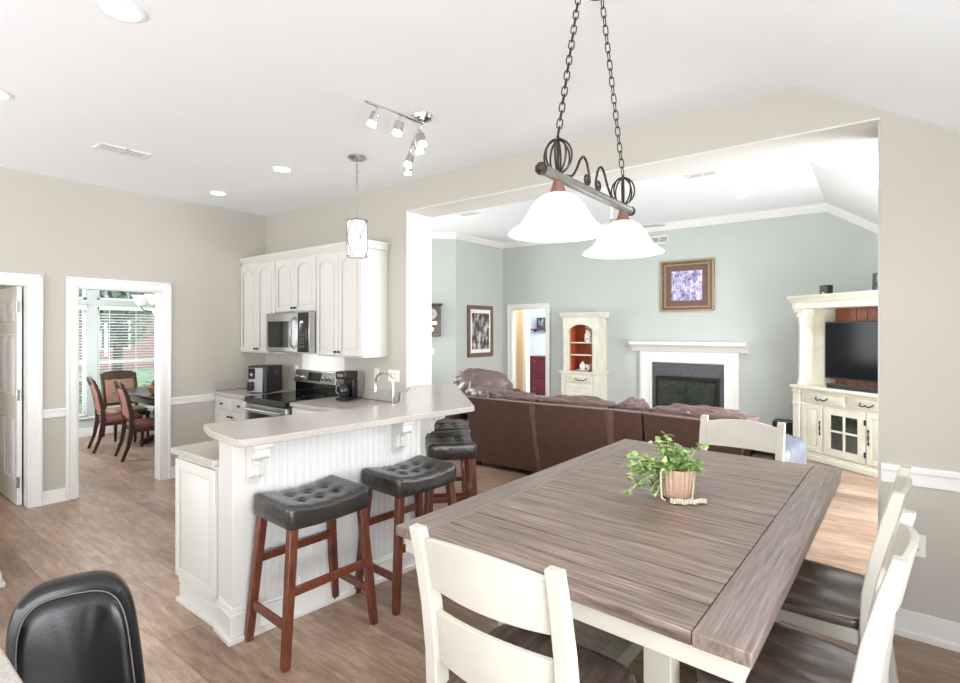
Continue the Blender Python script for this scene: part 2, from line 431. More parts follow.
# ------------------------------------------------------------------ the setting
CW = .62      # fall of the vaulted side in the dining area
LW = .66      # and in the living room
CX, LX = -.38, -.58
XL, YK, YB = -6.13, 3.56, 3.906
XR, XRL, YF = 1.3, 1.5, 8.6
ZC, ZL = 3.05, 3.35

struct(MB().box(-10, 2.2, -3, 13.5, -.1, 0), 'floor', M['floor'])
mb = MB().prism([(-6.3, ZC), (CX, ZC), (XR + .1, ZC - CW * (XR + .1 - CX)), (XR + .1, ZC + .3), (-6.3, ZC + .3)], -2.75, YK, 'y')
struct(mb, 'ceiling', M['ceil'])
mb = MB().box(-7.2, LX, YB, YF + .1, ZL, ZL + .2)
for y0, y1, xa in ((YB, 5.0, LX), (6.27, YF + .1, LX), (5.0, 6.27, .75)):
    zz = lambda x: ZL - LW * (x - LX)
    mb.prism([(xa, zz(xa)), (XRL + .1, zz(XRL + .1)), (XRL + .1, zz(XRL + .1) + .22), (xa, zz(xa) + .22)], y0, y1, 'y')
struct(mb, 'ceiling.001', M['ceil'])
struct(MB().box(-9.7, XL - .14, 1.3, 4.06, 2.9, 3.0).box(-7.7, XL - .14, .2, 1.3, 2.5, 2.6), 'ceiling.002', M['ceil'])
struct(MB().box(-9.6, -3.5, YF + .12, 13.3, 2.7, 2.8), 'ceiling.003', M['ceil'])

# left wall with the closet door and the dining doorway
D1 = (.44, 1.262, 0, 2.03); D2 = (1.62, 2.357, 0, 2.03)
struct(wall_panels(MB(), 'y', -2.75, YB, XL - .14, XL, 0, ZC + .2, [D1, D2]), 'wall_left', M['wall'])
# wall carrying the cabinets, the big opening and the vault
mb = MB().prism([(XL, 0), (-3.63, 0), (-3.63, 2.77), (.002, 2.77), (.002, 0), (XR + .1, 0), (XR + .1, ZC - CW * (XR + .1 - CX) + .1), (CX, ZC + .1), (XL, ZC + .1)], YK, 3.73, 'y')
struct(mb, 'wall_back', M['wall'])
mb = MB().prism([(-6.27, 0), (-3.63, 0), (-3.63, 2.77), (.002, 2.77), (.002, 0), (XRL + .1, 0), (XRL + .1, ZL - LW * (XRL + .1 - LX) + .05), (LX, ZL + .05), (-6.27, ZL + .05)], 3.73, YB, 'y')
struct(mb, 'wall_living_near', M['green'])
mb = MB().box(-3.63, -3.62, YK - .001, YB + .001, 0, 2.76).box(-3.63, .002, YK - .001, YB + .001, 2.76, 2.77).box(-.008, .002, YK + .02, YB + .001, 0, 2.76)
struct(mb, 'trim_1', M['lining'])
# rear and right of the dining area, behind the camera
struct(wall_panels(MB(), 'x', XL - .14, XR + .1, -2.72, -2.6, 0, ZC + .1, [(-5.6, -3.6, .6, 2.4), (-2.9, -.9, .6, 2.4), (-.1, 1.1, .5, 2.1)]), 'wall_rear', M['wall'])
struct(wall_panels(MB(), 'y', -2.72, YK, XR, XR + .12, 0, 2.2, [(-1.4, 1.4, .45, 1.95)]), 'wall_right', M['wall'])
# living room
struct(wall_panels(MB(), 'x', -7.2, XRL + .1, YF, YF + .12, 0, ZL + .05, [(-5.80, -5.02, 0, 2.03)]), 'wall_living_far', M['green'])
struct(wall_panels(MB(), 'y', YB, YF, XRL, XRL + .12, 0, 2.2, [(4.0, 6.4, .4, 1.9)]), 'wall_living_right', M['green'])
A = (-6.03, 7.15); B = (-7.0, 6.18)
mb = MB().prism([(-6.15, YF), (-6.03, YF), A, B, (-7.12, 6.18), (-6.15, 7.2)], 0, ZL + .05)
struct(mb, 'wall_living_left', M['green'])
struct(wall_panels(MB(), 'y', 4.06, 6.18, -7.12, -7.0, 0, ZL + .05, [(4.2, 5.8, .6, 2.6)]), 'wall_living_side', M['green'])
# rooms beyond the doors
struct(wall_panels(MB(), 'y', 1.2, 4.06, -9.68, -9.56, 0, 2.95, [(1.75, 2.65, .3, 1.97), (2.78, 3.78, .3, 1.97), (1.75, 2.65, 2.08, 2.6), (2.78, 3.78, 2.08, 2.6)])
       .box(-9.6, XL - .14, 1.3, 1.4, 0, 2.95).box(-9.6, XL - .14, 3.96, 4.06, 0, 3.4), 'wall_dining', M['green'])
struct(MB().box(-7.7, -7.6, .2, 1.3, 0, 2.55).box(-7.7, XL - .14, .2, .28, 0, 2.55), 'wall_closet', M['tanwall'])
struct(MB().box(-6.40, -6.30, YF + .12, 9.6, 0, 2.75).box(-6.40, -6.19, 9.6, 9.66, 0, 2.75).box(-4.9, -4.8, YF + .12, 9.7, 0, 2.75), 'wall_hall', M['tanwall'])
struct(wall_panels(MB(), 'x', -9.6, -3.5, 9.7, 9.8, 0, 2.75, [(-6.13, -5.0, 0, 2.03)]).box(-9.6, -3.5, 12.2, 12.3, 0, 2.75).box(-9.6, -9.5, 9.7, 12.2, 0, 2.75).box(-3.6, -3.5, 9.7, 12.2, 0, 2.75), 'wall_bedroom', M['blueroom'])
mb = MB().box(-6.189, -6.115, 9.60, 9.70, 0, 2.1).box(-6.115, -5.0, 9.60, 9.7, 2.03, 2.1)
struct(mb, 'trim_2', M['trim'], .003)


def casing(name, axis, t, sgn, a0, a1, z1, depth0, depth1, w=.09):
    """door casing on face t (proud towards sgn) and the jamb lining"""
    mb = MB()
    def b(p0, p1, q0, q1, z0, zz):
        if axis == 'y': mb.box(q0, q1, p0, p1, z0, zz)
        else: mb.box(p0, p1, q0, q1, z0, zz)
    for (p0, p1) in ((a0 - w, a0 - .005), (a1 + .005, a1 + w)):
        b(p0, p1, t, t + sgn * .018, 0, z1 + w)
        o = p0 if p0 < a0 else p1 - .022
        b(o, o + .022, t, t + sgn * .028, 0, z1 + w)
    b(a0 - .005, a1 + .005, t, t + sgn * .018, z1 + .005, z1 + w)
    b(a0 - w, a1 + w, t, t + sgn * .028, z1 + w - .022, z1 + w)
    b(a0 - .005, a0 + .012, depth0, depth1, 0, z1); b(a1 - .012, a1 + .005, depth0, depth1, 0, z1); b(a0, a1, depth0, depth1, z1 - .012, z1 + .005)
    return struct(mb, name, M['trim'], .004)


casing('trim_3', 'y', XL, 1, D2[0], D2[1], 2.03, XL - .14, XL + .004)
casing('trim_4', 'y', XL, 1, D1[0], D1[1], 2.03, XL - .14, XL + .004)
casing('trim_5', 'x', YF, -1, -5.80, -5.02, 2.03, YF - .004, YF + .12)


def rail_pieces(name, segs, z0, z1, t, cap, nose):
    """moulding runs: segs of (axis, face, sgn, a0, a1)"""
    mb = MB()
    for axis, f, sgn, a0, a1 in segs:
        for (d, u, v) in ((t, z0, z1), (t + nose, cap[0], cap[1])):
            if axis == 'y': mb.box(f, f + sgn * d, a0, a1, u, v)
            else: mb.box(a0, a1, f, f + sgn * d, u, v)
    return struct(mb, name, M['trim'], .004)


LSEG = [('y', XL, 1, 1.354, 1.529), ('y', XL, 1, 2.448, 2.93)]
rail_pieces('trim_6', LSEG, .80, .88, .014, (.855, .878), .014)
rail_pieces('baseboard_left', LSEG[:1] + [('y', XL, 1, 2.448, 2.89), ('y', XL, 1, -2.6, .31)], 0, .125, .016, (0, .03), .012)
rail_pieces('trim_7', [('x', YK, -1, .004, XR)], .80, .90, .014, (.868, .893), .016)
rail_pieces('baseboard_back', [('x', YK, -1, .004, XR)], 0, .14, .016, (0, .035), .014)
rail_pieces('baseboard_living_far', [('x', YF, -1, -4.93, -3.2), ('x', YF, -1, -1.66, XRL)], 0, .125, .016, (0, .03), .012)
rail_pieces('baseboard_dining', [('y', -9.56, 1, 1.4, 3.96)], 0, .13, .016, (.27, .30), .02)
# crown moulding in the living room
mb = MB()
cp = [(0, 0), (.09, 0), (.085, -.02), (.03, -.075), (.015, -.105), (0, -.105)]
mb.prism([(YF - a, ZL + b) for a, b in cp], -6.03, LX, 'x')
mb.prism([(-6.03 + a, ZL + b) for a, b in cp], 7.13, YF, 'y')
dv = Vector((B[0] - A[0], B[1] - A[1], 0)).normalized(); nv = Vector((dv.y, -dv.x, 0)); nv = nv if nv.x > 0 else -nv
mb.loft([[Vector((p[0], p[1], ZL)) + nv * a + Vector((0, 0, b)) for a, b in cp] for p in (A, B)])
struct(mb, 'trim_8', M['trim'])
# the far wall's crown follows the slope
mb = MB().loft([[Vector((x, YF - a, ZL - LW * (x - LX) + b)) for a, b in cp] for x in (LX, XRL)])
struct(mb, 'trim_9', M['trim'])

# windows of the dining room
wn = 1
for (y0, y1, z0, z1) in ((1.75, 2.65, .3, 1.97), (2.78, 3.78, .3, 1.97), (1.75, 2.65, 2.08, 2.6), (2.78, 3.78, 2.08, 2.6)):
    mb = MB()
    for (a, b, c, d) in ((y0, y0 + .04, z0, z1), (y1 - .04, y1, z0, z1), (y0, y1, z0, z0 + .04), (y0, y1, z1 - .04, z1)):
        mb.box(-9.66, -9.60, a, b, c, d)
    if z0 < 1: mb.box(-9.65, -9.61, y0, y1, 1.09, 1.14)
    o = struct(mb, 'window_%d' % wn, M['trim'], .004)
    o2 = spart(MB().box(-9.636, -9.630, y0 + .03, y1 - .03, z0 + .03, z1 - .03), 'pane', M['glass'], o)
    wn += 1
for bx in (.75,):
    zz = lambda x: ZL - LW * (x - LX)
    mb = MB()
    for y0, y1 in ((5.0, 5.05), (6.22, 6.27)):
        mb.prism([(LX, zz(LX) + .12), (bx, zz(bx) + .12), (bx, zz(bx) + .2), (LX, zz(LX) + .2)], y0, y1, 'y')
    mb.prism([(bx - .05, zz(bx - .05) + .12), (bx, zz(bx) + .12), (bx, zz(bx) + .2), (bx - .05, zz(bx - .05) + .2)], 5.05, 6.22, 'y')
    o = struct(mb, 'window_%d' % wn, M['trim'])
    spart(MB().prism([(LX, zz(LX) + .16), (bx, zz(bx) + .16), (bx, zz(bx) + .165), (LX, zz(LX) + .165)], 5.03, 6.24, 'y'), 'pane', M['glass'], o)


def six_panel(mb, w, h, t):
    """door slab in local x 0..w, y 0..t, z 0..h with raised panels on the -y face"""
    mb.box(0, w, 0, t, .008, h)
    st = .11; mid = .10; pw = (w - 2 * st - mid) / 2
    for i in (0, 1):
        x0 = st + i * (pw + mid)
        for z0, z1 in ((.22, .80), (1.0, 1.58), (1.69, h - .11)):
            mb.loft([[(x0, 0, z0), (x0 + pw, 0, z0), (x0 + pw, 0, z1), (x0, 0, z1)],
                     [(x0 + .012, -.007, z0 + .012), (x0 + pw - .012, -.007, z0 + .012), (x0 + pw - .012, -.007, z1 - .012), (x0 + .012, -.007, z1 - .012)],
                     [(x0 + .03, -.001, z0 + .03), (x0 + pw - .03, -.001, z0 + .03), (x0 + pw - .03, -.001, z1 - .03), (x0 + .03, -.001, z1 - .03)],
                     [(x0 + .05, -.008, z0 + .05), (x0 + pw - .05, -.008, z0 + .05), (x0 + pw - .05, -.008, z1 - .05), (x0 + .05, -.008, z1 - .05)]])
    return mb


o = struct(six_panel(MB(), .80, 2.02, .035), 'door_1', M['trim'], loc=(-7.075, 1.205, 0))
for i, zz_ in enumerate((.22, 1.02, 1.83)):
    spart(MB().box(.802, .822, .006, .016, zz_ - .05, zz_ + .05).cyl((.812, -.002, zz_ - .05), (.812, -.002, zz_ + .05), .007), 'hinge', M['nickel'], o)

# ------------------------------------------------------------------ dining table
TX0, TX1, TY0, TY1, TZ = -1.621, -.219, 1.541, 3.883, .77
t = thing('dining_table', 'large weathered brown plank-top farmhouse dining table with cream painted base', 'table', ((TX0 + TX1) / 2, (TY0 + TY1) / 2, 0), R(-2.2))
hx = (TX1 - TX0) / 2; hy = (TY1 - TY0) / 2; bw = .155
ys = [-hy]; seq = [.16, .085, .07, .125, .14, .085, .15, .09, .14, .12, .16, .10, .15, .13, .16, .10, .12]
k = (2 * hy) / sum(seq)
for s_ in seq: ys.append(ys[-1] + s_ * k)
mb = MB()
for a, b in zip(ys, ys[1:]): mb.box(-hx + bw + .002, hx - bw - .002, a + .0028, b - .0028, TZ - .042, TZ - random.choice((0, .0008)))
mb.box(-hx + bw, hx - bw, -hy + .01, hy - .01, TZ - .042, TZ - .02)
mb.build('tabletop', M['table'], t, bevel=.0022)
for s_ in (-1, 1):
    MB().box(s_ * hx, s_ * (hx - bw), -hy, hy, TZ - .042, TZ).build('breadboard_end', M['tablev'], t, bevel=.004)
mb = MB(); a = .03
for y0 in (-hy + a, hy - a - .024): mb.box(-hx + a, hx - a, y0, y0 + .024, TZ - .115, TZ - .043)
for x0 in (-hx + a, hx - a - .024): mb.box(x0, x0 + .024, -hy + a + .024, hy - a - .024, TZ - .115, TZ - .043)
mb.build('apron', M['cream'], t, bevel=.003)
LY = (-.82, .60)
for yy in LY:
    for xx in (-.33, .33):
        MB().box(xx - .05, xx + .05, yy - .045, yy + .045, .10, TZ - .14).build('leg', M['cream'], t, bevel=.004)
    MB().box(-.46, .46, yy - .04, yy + .04, TZ - .14, TZ - .044).build('top_cleat', M['cream'], t, bevel=.004)
    MB().prism([(-.43, 0), (-.30, 0), (-.26, .03), (.26, .03), (.30, 0), (.43, 0), (.43, .06), (.40, .10), (-.40, .10), (-.43, .06)], yy - .05, yy + .05, 'y').build('foot', M['cream'], t, bevel=.004)
MB().box(-.04, .04, LY[0] + .05, LY[1] - .05, .105, .185).build('stretcher', M['cream'], t, bevel=.004)


# ------------------------------------------------------------------ dining chairs
def make_chair(label, loc, rz):
    t = thing('dining_chair', label, 'chair', loc, rz, 'cream ladder-back chairs around the big table')
    # seat, scooped
    out = []
    for i in range(41):
        u = i / 40
    def outline(k):
        P = []
        for i in range(48):
            a = 2 * PI * i / 48
            x = math.copysign(abs(math.cos(a)) ** .42, math.cos(a)); y = math.copysign(abs(math.sin(a)) ** .42, math.sin(a))
            w = .272 + .018 * y
            P.append((x * w * k, .015 + y * .245 * k))
        return P
    def zt(x, y):
        r = max(0, 1 - ((abs(x) - .105) / .1) ** 2) * max(0, 1 - ((y + .03) / .2) ** 2)
        return .462 - .016 * r
    rings = [[(x, y, .425) for x, y in outline(.97)], [(x, y, .435) for x, y in outline(1)], [(x, y, .455) for x, y in outline(1)]]
    for k in (.975, .9, .8, .7, .6, .5, .4, .3, .2, .1, .02):
        rings.append([(x, y, zt(x, y)) for x, y in outline(k)])
    MB().loft(rings).build('seat', M['seat'], t, smooth=50)
    mb = MB().box(-.22, .22, .20, .222, .365, .424).box(-.22, .22, -.205, -.185, .365, .424)
    for s_ in (-1, 1): mb.box(s_ * .228, s_ * .25, -.19, .20, .365, .424)
    mb.build('seat_rail', M['cream'], t, bevel=.003)
    for s_ in (-1, 1):
        MB().post([(s_ * .236, .212, 0, .036, .036), (s_ * .236, .212, .424, .05, .05)], .05, .05).build('front_leg', M['cream'], t, bevel=.004)
        path = [(s_ * .24, -.255, 0, .042, .045), (s_ * .24, -.222, .22, .044, .058), (s_ * .241, -.212, .44, .046, .066), (s_ * .242, -.217, .58, .046, .064), (s_ * .243, -.24, .74, .046, .055), (s_ * .244, -.275, .90, .046, .045), (s_ * .245, -.302, 1.0, .046, .038)]
        MB().post(path, .04, .05).build('back_post', M['cream'], t, bevel=.004, smooth=60)
        MB().box(s_ * .226, s_ * .246, -.2, .19, .20, .235).build('side_stretcher', M['cream'], t, bevel=.003)
    def slat(z0, z1, y0, y1, arch, nm):
        rings = []
        for i in range(17):
            u = -1 + i / 8; x = u * .223; c = 1 - u * u; d = -.036 * c
            rings.append([(x, y0 + d - .009, z0), (x, y0 + d + .011, z0), (x, y1 + d + .011, z1 + arch * c), (x, y1 + d - .009, z1 + arch * c)])
        MB().loft(rings).build(nm, M['cream'], t, bevel=.003)
    slat(.798, .962, -.250, -.288, .026, 'top_rail')
    slat(.545, .715, -.214, -.232, .010, 'back_slat')
    return t


ch = make_chair('cream ladder-back chair with its back to us at the near end of the table', (-.91, 1.485, 0), R(0))
copy_tree(ch, label='cream chair on the far end of the table, only its top rail showing', loc=(-.775, 3.69, 0), rz=R(178))
copy_tree(ch, label='cream chair at the right side of the table nearest to us, seen edge-on', loc=(-.238, 2.07, 0), rz=R(86))
copy_tree(ch, label='cream chair at the right side of the table, farther of the two there', loc=(-.225, 2.81, 0), rz=R(86))

# ------------------------------------------------------------------ plant on the table
px, py = -.82, 2.72
t = thing('potted_plant', 'trailing green pothos in a ribbed pink terracotta pot on the dining table', 'plant', (px, py, TZ))
t.scale = (1.2, 1.2, 1.2)
n = 48
def potring(r, z): return [((r + (.0035 if i % 2 else -.0015)) * math.cos(2 * PI * i / n), (r + (.0035 if i % 2 else -.0015)) * math.sin(2 * PI * i / n), z) for i in range(n)]
def flat(r, z): return [(r * math.cos(2 * PI * i / n), r * math.sin(2 * PI * i / n), z) for i in range(n)]
MB().loft([flat(.052, 0), potring(.058, .006), potring(.066, .05), potring(.071, .10), potring(.073, .118), flat(.073, .122), flat(.066, .122), flat(.063, .10)]).build('pot', M['terra'], t, smooth=20)
MB().lathe([(.0, .098), (.062, .1), (.0, .108)], n=24, closed_ends=False).build('soil', M['soil'], t)
random.seed(11)
def leaf_geo(mb, base, d, up, L, wd):
    d = Vector(d).normalized(); up = Vector(up).normalized(); s_ = d.cross(up).normalized(); up = s_.cross(d)
    b = Vector(base)
    rows = [(0, .02), (.15, .75), (.4, 1), (.7, .68), (1, .03)]
    vs = []
    for f, w in rows:
        c = b + d * (L * f) - up * (L * .22 * f * f)
        vs += [c - s_ * (wd * w / 2) + up * (wd * .16 * w), c, c + s_ * (wd * w / 2) + up * (wd * .16 * w)]
    fs = []
    for i in range(4):
        for j in (0, 1): fs.append((i * 3 + j, i * 3 + j + 1, i * 3 + j + 4, i * 3 + j + 3))
    mb.add(vs, fs)
f1 = MB(); f2 = MB(); st = MB()
camdir = Vector((-px, -py, 0)).normalized(); rightv = Vector((math.cos(R(37.5)), math.sin(R(37.5)), 0))
for i in range(84):
    a = random.uniform(0, 2 * PI)
    h = random.uniform(.11, .235) * (1 if i % 3 else .8); sp_ = random.uniform(.02, .11)
    if i < 32:      # trailing over the left of the pot
        end = -rightv * random.uniform(.08, .22) + camdir * random.uniform(-.03, .08) + Vector((0, 0, random.uniform(-.02, .17)))
        if end.z < .03: end.z = .03
    else:
        end = Vector((math.cos(a) * sp_, math.sin(a) * sp_, h)) + rightv * .005
    if i in (32, 33): end = -rightv * (.05 - .02 * (i - 32)) + Vector((0, 0, .26 - .02 * (i - 32)))
    p0 = Vector((math.cos(a) * .025, math.sin(a) * .025, .10)); p1 = (p0 + end) / 2 + Vector((0, 0, .05))
    pts = [p0 * (1 - u) ** 2 + p1 * 2 * u * (1 - u) + end * u * u for u in [j / 6 for j in range(7)]]
    st.tube(pts, .0016, 5)
    for j in range(2, 7):
        for _ in range(1 + (j > 3)):
            dr = Vector((random.uniform(-1, 1), random.uniform(-1, 1), random.uniform(-.3, .6)))
            (f1 if random.random() < .68 else f2).__class__
            q = f1 if random.random() < .68 else f2
            leaf_geo(q, pts[j], dr, (random.uniform(-.4, .4), random.uniform(-.4, .4), 1), random.uniform(.022, .040), random.uniform(.016, .027))
for q in (f1, f2, st):
    q.v = [(x, y, max(z, .004)) for x, y, z in q.v]
st.build('stems', M['leafpale'], t)
f1.build('foliage', M['leaf'], t); f2.build('young_foliage', M['leafpale'], t)
# rope hanger on the pot and beads
for s_ in (-1, 1):
    c0 = rightv * (.062 * s_) + camdir * .035
    pts = [c0 + Vector((0, 0, .128)), c0 * 1.1 + camdir * .012 + Vector((0, 0, .11)), c0 * 1.08 + camdir * .022 + Vector((0, 0, .06)), c0 * 1.02 + camdir * .03 + Vector((0, 0, .012)), c0 * .8 + camdir * .05 + Vector((0, 0, .006))]
    MB().tube(pts, .004, 8).build('rope_handle', M['rope'], t)
t = thing('bead_garland', 'short cream wooden bead strand lying against the plant pot', 'decoration', (px + camdir.x * .13 + rightv.x * .055, py + camdir.y * .13 + rightv.y * .055, TZ))
mb = MB()
for row in (0, 1):
    for i in range(13):
        u = -1 + i / 6; c = rightv * (u * .082) + camdir * (row * .017 - .02 * u * u + .008 * math.sin(i * 1.7))
        mb.ball((c.x, c.y, .0105 + (.005 if row == 0 else 0)), .0085, n=7)
mb.build('bead_strand', M['bead_white'], t)
MB().tube([rightv * (.085 * math.cos(a) + .0) + camdir * (-.012 + .01 * math.sin(a)) + Vector((0, 0, .0035)) for a in [i * .3 for i in range(21)]], .003, 6).build('cord', M['rope'], t)


# ------------------------------------------------------------------ bar stools
def make_stool(label, loc, rz):
    t = thing('bar_stool', label, 'stool', loc, rz, 'black leather saddle stools at the bar')
    nx, ny = 20, 28; w, l = .185, .242
    btn = [(x, y) for x in (-.06, .06) for y in (-.105, 0, .105)]
    def top(x, y):
        zz = .742 + .030 * (y / l) ** 2
        ex = max(0, (abs(x) - (w - .032)) / .032); ey = max(0, (abs(y) - (l - .032)) / .032)
        zz -= .018 * min(1, (ex * ex + ey * ey)) ** 1.2
        for bx, by in btn:
            d = math.hypot(x - bx, y - by); zz -= .020 * math.exp(-(d / .023) ** 2)
        for bx in (-.06, .06): zz -= .005 * math.exp(-((x - bx) / .008) ** 2) * (1 if abs(y) < .12 else .3)
        for by in (-.105, 0, .105): zz -= .005 * math.exp(-((y - by) / .008) ** 2)
        return zz
    vs = []; fs = []
    def warp(i, n, h):
        u = -1 + 2 * i / n; return h * math.sin(u * PI / 2) if abs(u) < 1 else h * u
    G = [[None] * (ny + 1) for _ in range(nx + 1)]
    for i in range(nx + 1):
        for j in range(ny + 1):
            x = warp(i, nx, w); y = warp(j, ny, l)
            # round the plan corners
            cx, cy = w - .03, l - .03
            X, Y = x, y
            if abs(x) > cx and abs(y) > cy:
                dx, dy = abs(x) - cx, abs(y) - cy; m_ = max(dx, dy); h_ = math.hypot(dx, dy)
                if h_ > 0: X = math.copysign(cx + dx * m_ / h_, x); Y = math.copysign(cy + dy * m_ / h_, y)
            G[i][j] = len(vs); vs.append((X, Y, top(X, Y)))
    for i in range(nx):
        for j in range(ny): fs.append((G[i][j], G[i + 1][j], G[i + 1][j + 1], G[i][j + 1]))
    loop = [G[i][0] for i in range(nx + 1)] + [G[nx][j] for j in range(1, ny + 1)] + [G[i][ny] for i in range(nx - 1, -1, -1)] + [G[0][j] for j in range(ny - 1, 0, -1)]
    prev = loop
    for (k, dz) in ((1.012, -.02), (1.018, -.06), (1.012, -.088), (.985, -.094)):
        cur = []
        for idx in loop:
            x, y, z_ = vs[idx]; cur.append(len(vs)); vs.append((x * k, y * k, (.742 + .030 * (y / l) ** 2 - .018) + dz + .008 if dz > -.08 else .735 + .012 * (y / l) ** 2 + dz))
        n_ = len(loop)
        for a in range(n_): fs.append((prev[a], cur[a], cur[(a + 1) % n_], prev[(a + 1) % n_]))
        prev = cur
    fs.append(tuple(reversed(prev)))
    s_ = MB().add(vs, fs).build('seat', M['stoolleather'], t, smooth=60)
    for bx, by in btn: MB().ball((bx, by, top(bx, by) + .0025), .009, .009, .004, n=6).build('button', M['stoolleather'], s_)
    P = {}
    for sx in (-1, 1):
        for sy in (-1, 1):
            a = Vector((sx * .185, sy * .262, 0)); b = Vector((sx * .15, sy * .205, .648))
            MB().post([(a.x, a.y, 0, .036, .036), (a.x * .98, a.y * .98, .06, .038, .040), (b.x, b.y, .648, .042, .046)], .04, .04).build('leg', M['cherry'], t, bevel=.004)
            P[sx, sy] = lambda z_, a=a, b=b: a + (b - a) * (z_ / .648)
    for sx in (-1, 1):
        p0 = P[sx, -1](.345 if sx > 0 else .42); p1 = P[sx, 1](.345 if sx > 0 else .42)
        MB().bar(p0 + Vector((0, .012, 0)), p1 - Vector((0, .012, 0)), .02, .042).build('long_stretcher', M['cherry'], t, bevel=.003)
    for sy in (-1, 1):
        p0 = P[-1, sy](.19); p1 = P[1, sy](.19)
        MB().bar(p0 + Vector((.012, 0, 0)), p1 - Vector((.012, 0, 0)), .02, .042).build('short_stretcher', M['cherry'], t, bevel=.003)
    MB().box(-.13, .13, -.19, .19, .632, .654).build('seat_base', M['cherry'], t, bevel=.003)
    return t


s0 = make_stool('black tufted bar stool nearest to us, standing before the beadboard bar', (-2.412, 1.672, 0), R(-3))
copy_tree(s0, label='black tufted bar stool second from us, just left of the dining table corner', loc=(-2.35, 2.335, 0), rz=R(-4))
copy_tree(s0, label='black tufted bar stool showing its short side, nearer of two at angled bar end', loc=(-2.70, 3.13, 0), rz=R(46))
copy_tree(s0, label='black tufted bar stool farthest away, mostly hidden behind another at the angled bar end', loc=(-3.12, 3.58, 0), rz=R(46))

# ------------------------------------------------------------------ breakfast bar
t = thing('breakfast_bar', 'white beadboard breakfast bar half-wall with carved corbels below the raised counter', 'bar', (0, 0, 0))
F0 = Vector((-2.66, 1.37, 0)); F1 = Vector((-2.52, 2.60, 0)); F2 = Vector((-3.55, 3.615, 0))
def off(p, d): return p + d
d01 = (F1 - F0).normalized(); n01 = Vector((d01.y, -d01.x, 0)); d12 = (F2 - F1).normalized(); n12 = Vector((d12.y, -d12.x, 0))
ZT = 1.03
poly = [F0, F1, F2, F2 - n12 * .15, F1 - n01 * .16 - n12 * .06, F0 - n01 * .17]
MB().prism([(p.x, p.y) for p in [F0 - n01 * .012, F1 - n01 * .012 - n12 * .004, F2 - n12 * .012 - d12 * .02, F2 - n12 * .14 - d12 * .1, F1 - n01 * .16 - n12 * .06, F0 - n01 * .17]], 0, ZT).build('half_wall', M['cab'], t)
def beadboard(p0, p1, n_, z0, z1):
    L = (p1 - p0).length; d = (p1 - p0) / L; pitch = .042; out = []; k = int(L / pitch)
    pl = []
    for i in range(k):
        a = i * L / k; b = (i + 1) * L / k
        for (q, h) in ((a + .001, 0), (a + .004, .006), (a + .010, .008), (a + .014, .002), (a + .018, .007), (b - .0005, .007)):
            pl.append(p0 + d * q + n_ * (h - .002))
    base = [p1 - n_ * .013, p0 - n_ * .013]
    pl = pl + base
    return MB().prism([(p.x, p.y) for p in pl], z0, z1)
beadboard(F0 + d01 * .11, F1, n01, .14, ZT).build('beadboard', M['bead'], t, smooth=20)
beadboard(F1 + n12 * .0, F2 - d12 * .05, n12, .14, ZT).build('beadboard', M['bead'], t, smooth=20)
# end pilaster
def obox(o, d, n_, a0, a1, b0, b1, z0, z1):
    """box in frame o + d*a + n*b"""
    P = [o + d * a + n_ * b for a, b in ((a0, b0), (a1, b0), (a1, b1), (a0, b1))]
    return MB().prism([(p.x, p.y) for p in P], z0, z1)
obox(F0, d01, n01, -.012, .115, -.18, .006, .165, ZT).build('end_post', M['cab'], t, bevel=.003)
mb = obox(F0, d01, n01, -.026, .13, -.185, .02, 0, .135)
q = obox(F0, d01, n01, -.034, .138, -.185, .028, .135, .15); mb.add(q.v, q.f)
q = obox(F0, d01, n01, -.020, .123, -.182, .014, .15, .178); mb.add(q.v, q.f)
q = obox(F0, d01, n01, -.042, .146, -.185, .036, 0, .03); mb.add(q.v, q.f)
mb.build('post_plinth', M['cab'], t, bevel=.004)
L01 = (F1 - F0).length
mb = obox(F0, d01, n01, .13, L01 + .012, -.005, .017, 0, .12)
for b_, z0, z1 in ((.024, .12, .135), (.014, .135, .15), (.032, 0, .03)):
    q = obox(F0, d01, n01, .13, L01 + .015, -.005, b_, z0, z1); mb.add(q.v, q.f)
L12 = (F2 - F1).length
for b_, z0, z1 in ((.017, 0, .12), (.024, .12, .135), (.032, 0, .03)):
    q = obox(F1, d12, n12, 0.006, L12 - .06, -.005, b_, z0, z1); mb.add(q.v, q.f)
mb.build('baseboard', M['trim'], t, bevel=.004)
def corbel(p, n_, d, hgt=.20, proj=.135):
    """scroll bracket at wall point p (top), projecting along n_"""
    prof = []
    raw = [(0, 0), (1, 0), (1, -.05), (.92, -.07), (.97, -.15), (.95, -.27), (.82, -.34), (.66, -.34), (.56, -.29), (.50, -.34), (.46, -.46), (.44, -.6), (.46, -.72), (.43, -.82), (.34, -.86), (.28, -.84), (.26, -.90), (.2, -1), (0, -1)]
    w = .036
    L = [[p + n_ * (a * proj) + Vector((0, 0, b * hgt)) + d * s_ for a, b in raw] for s_ in (-w, w)]
    mb = MB().loft(L)
    c = p + n_ * (.80 * proj) + Vector((0, 0, -.23 * hgt))
    mb.cyl(c - d * (w + .006), c + d * (w + .006), .017, n=20)
    c2 = p + n_ * (.34 * proj) + Vector((0, 0, -.76 * hgt))
    mb.cyl(c2 - d * (w + .005), c2 + d * (w + .005), .014, n=20)
    for i in range(5):
        a, b = ((.60, -.36), (.52, -.46), (.48, -.56), (.48, -.66), (.50, -.74))[i]
        c3 = p + n_ * (a * proj) + Vector((0, 0, b * hgt)); mb.ball(tuple(c3), .017 - .001 * i, .017 - .001 * i, .016, n=8)
    q = p + n_ * .008
    mb2 = obox(p, d, n_, -w - .012, w + .012, 0, proj + .01, ZT - .014 - 0, ZT); mb.add(mb2.v, mb2.f)
    mb.build('corbel', M['cab'], t, bevel=.002)
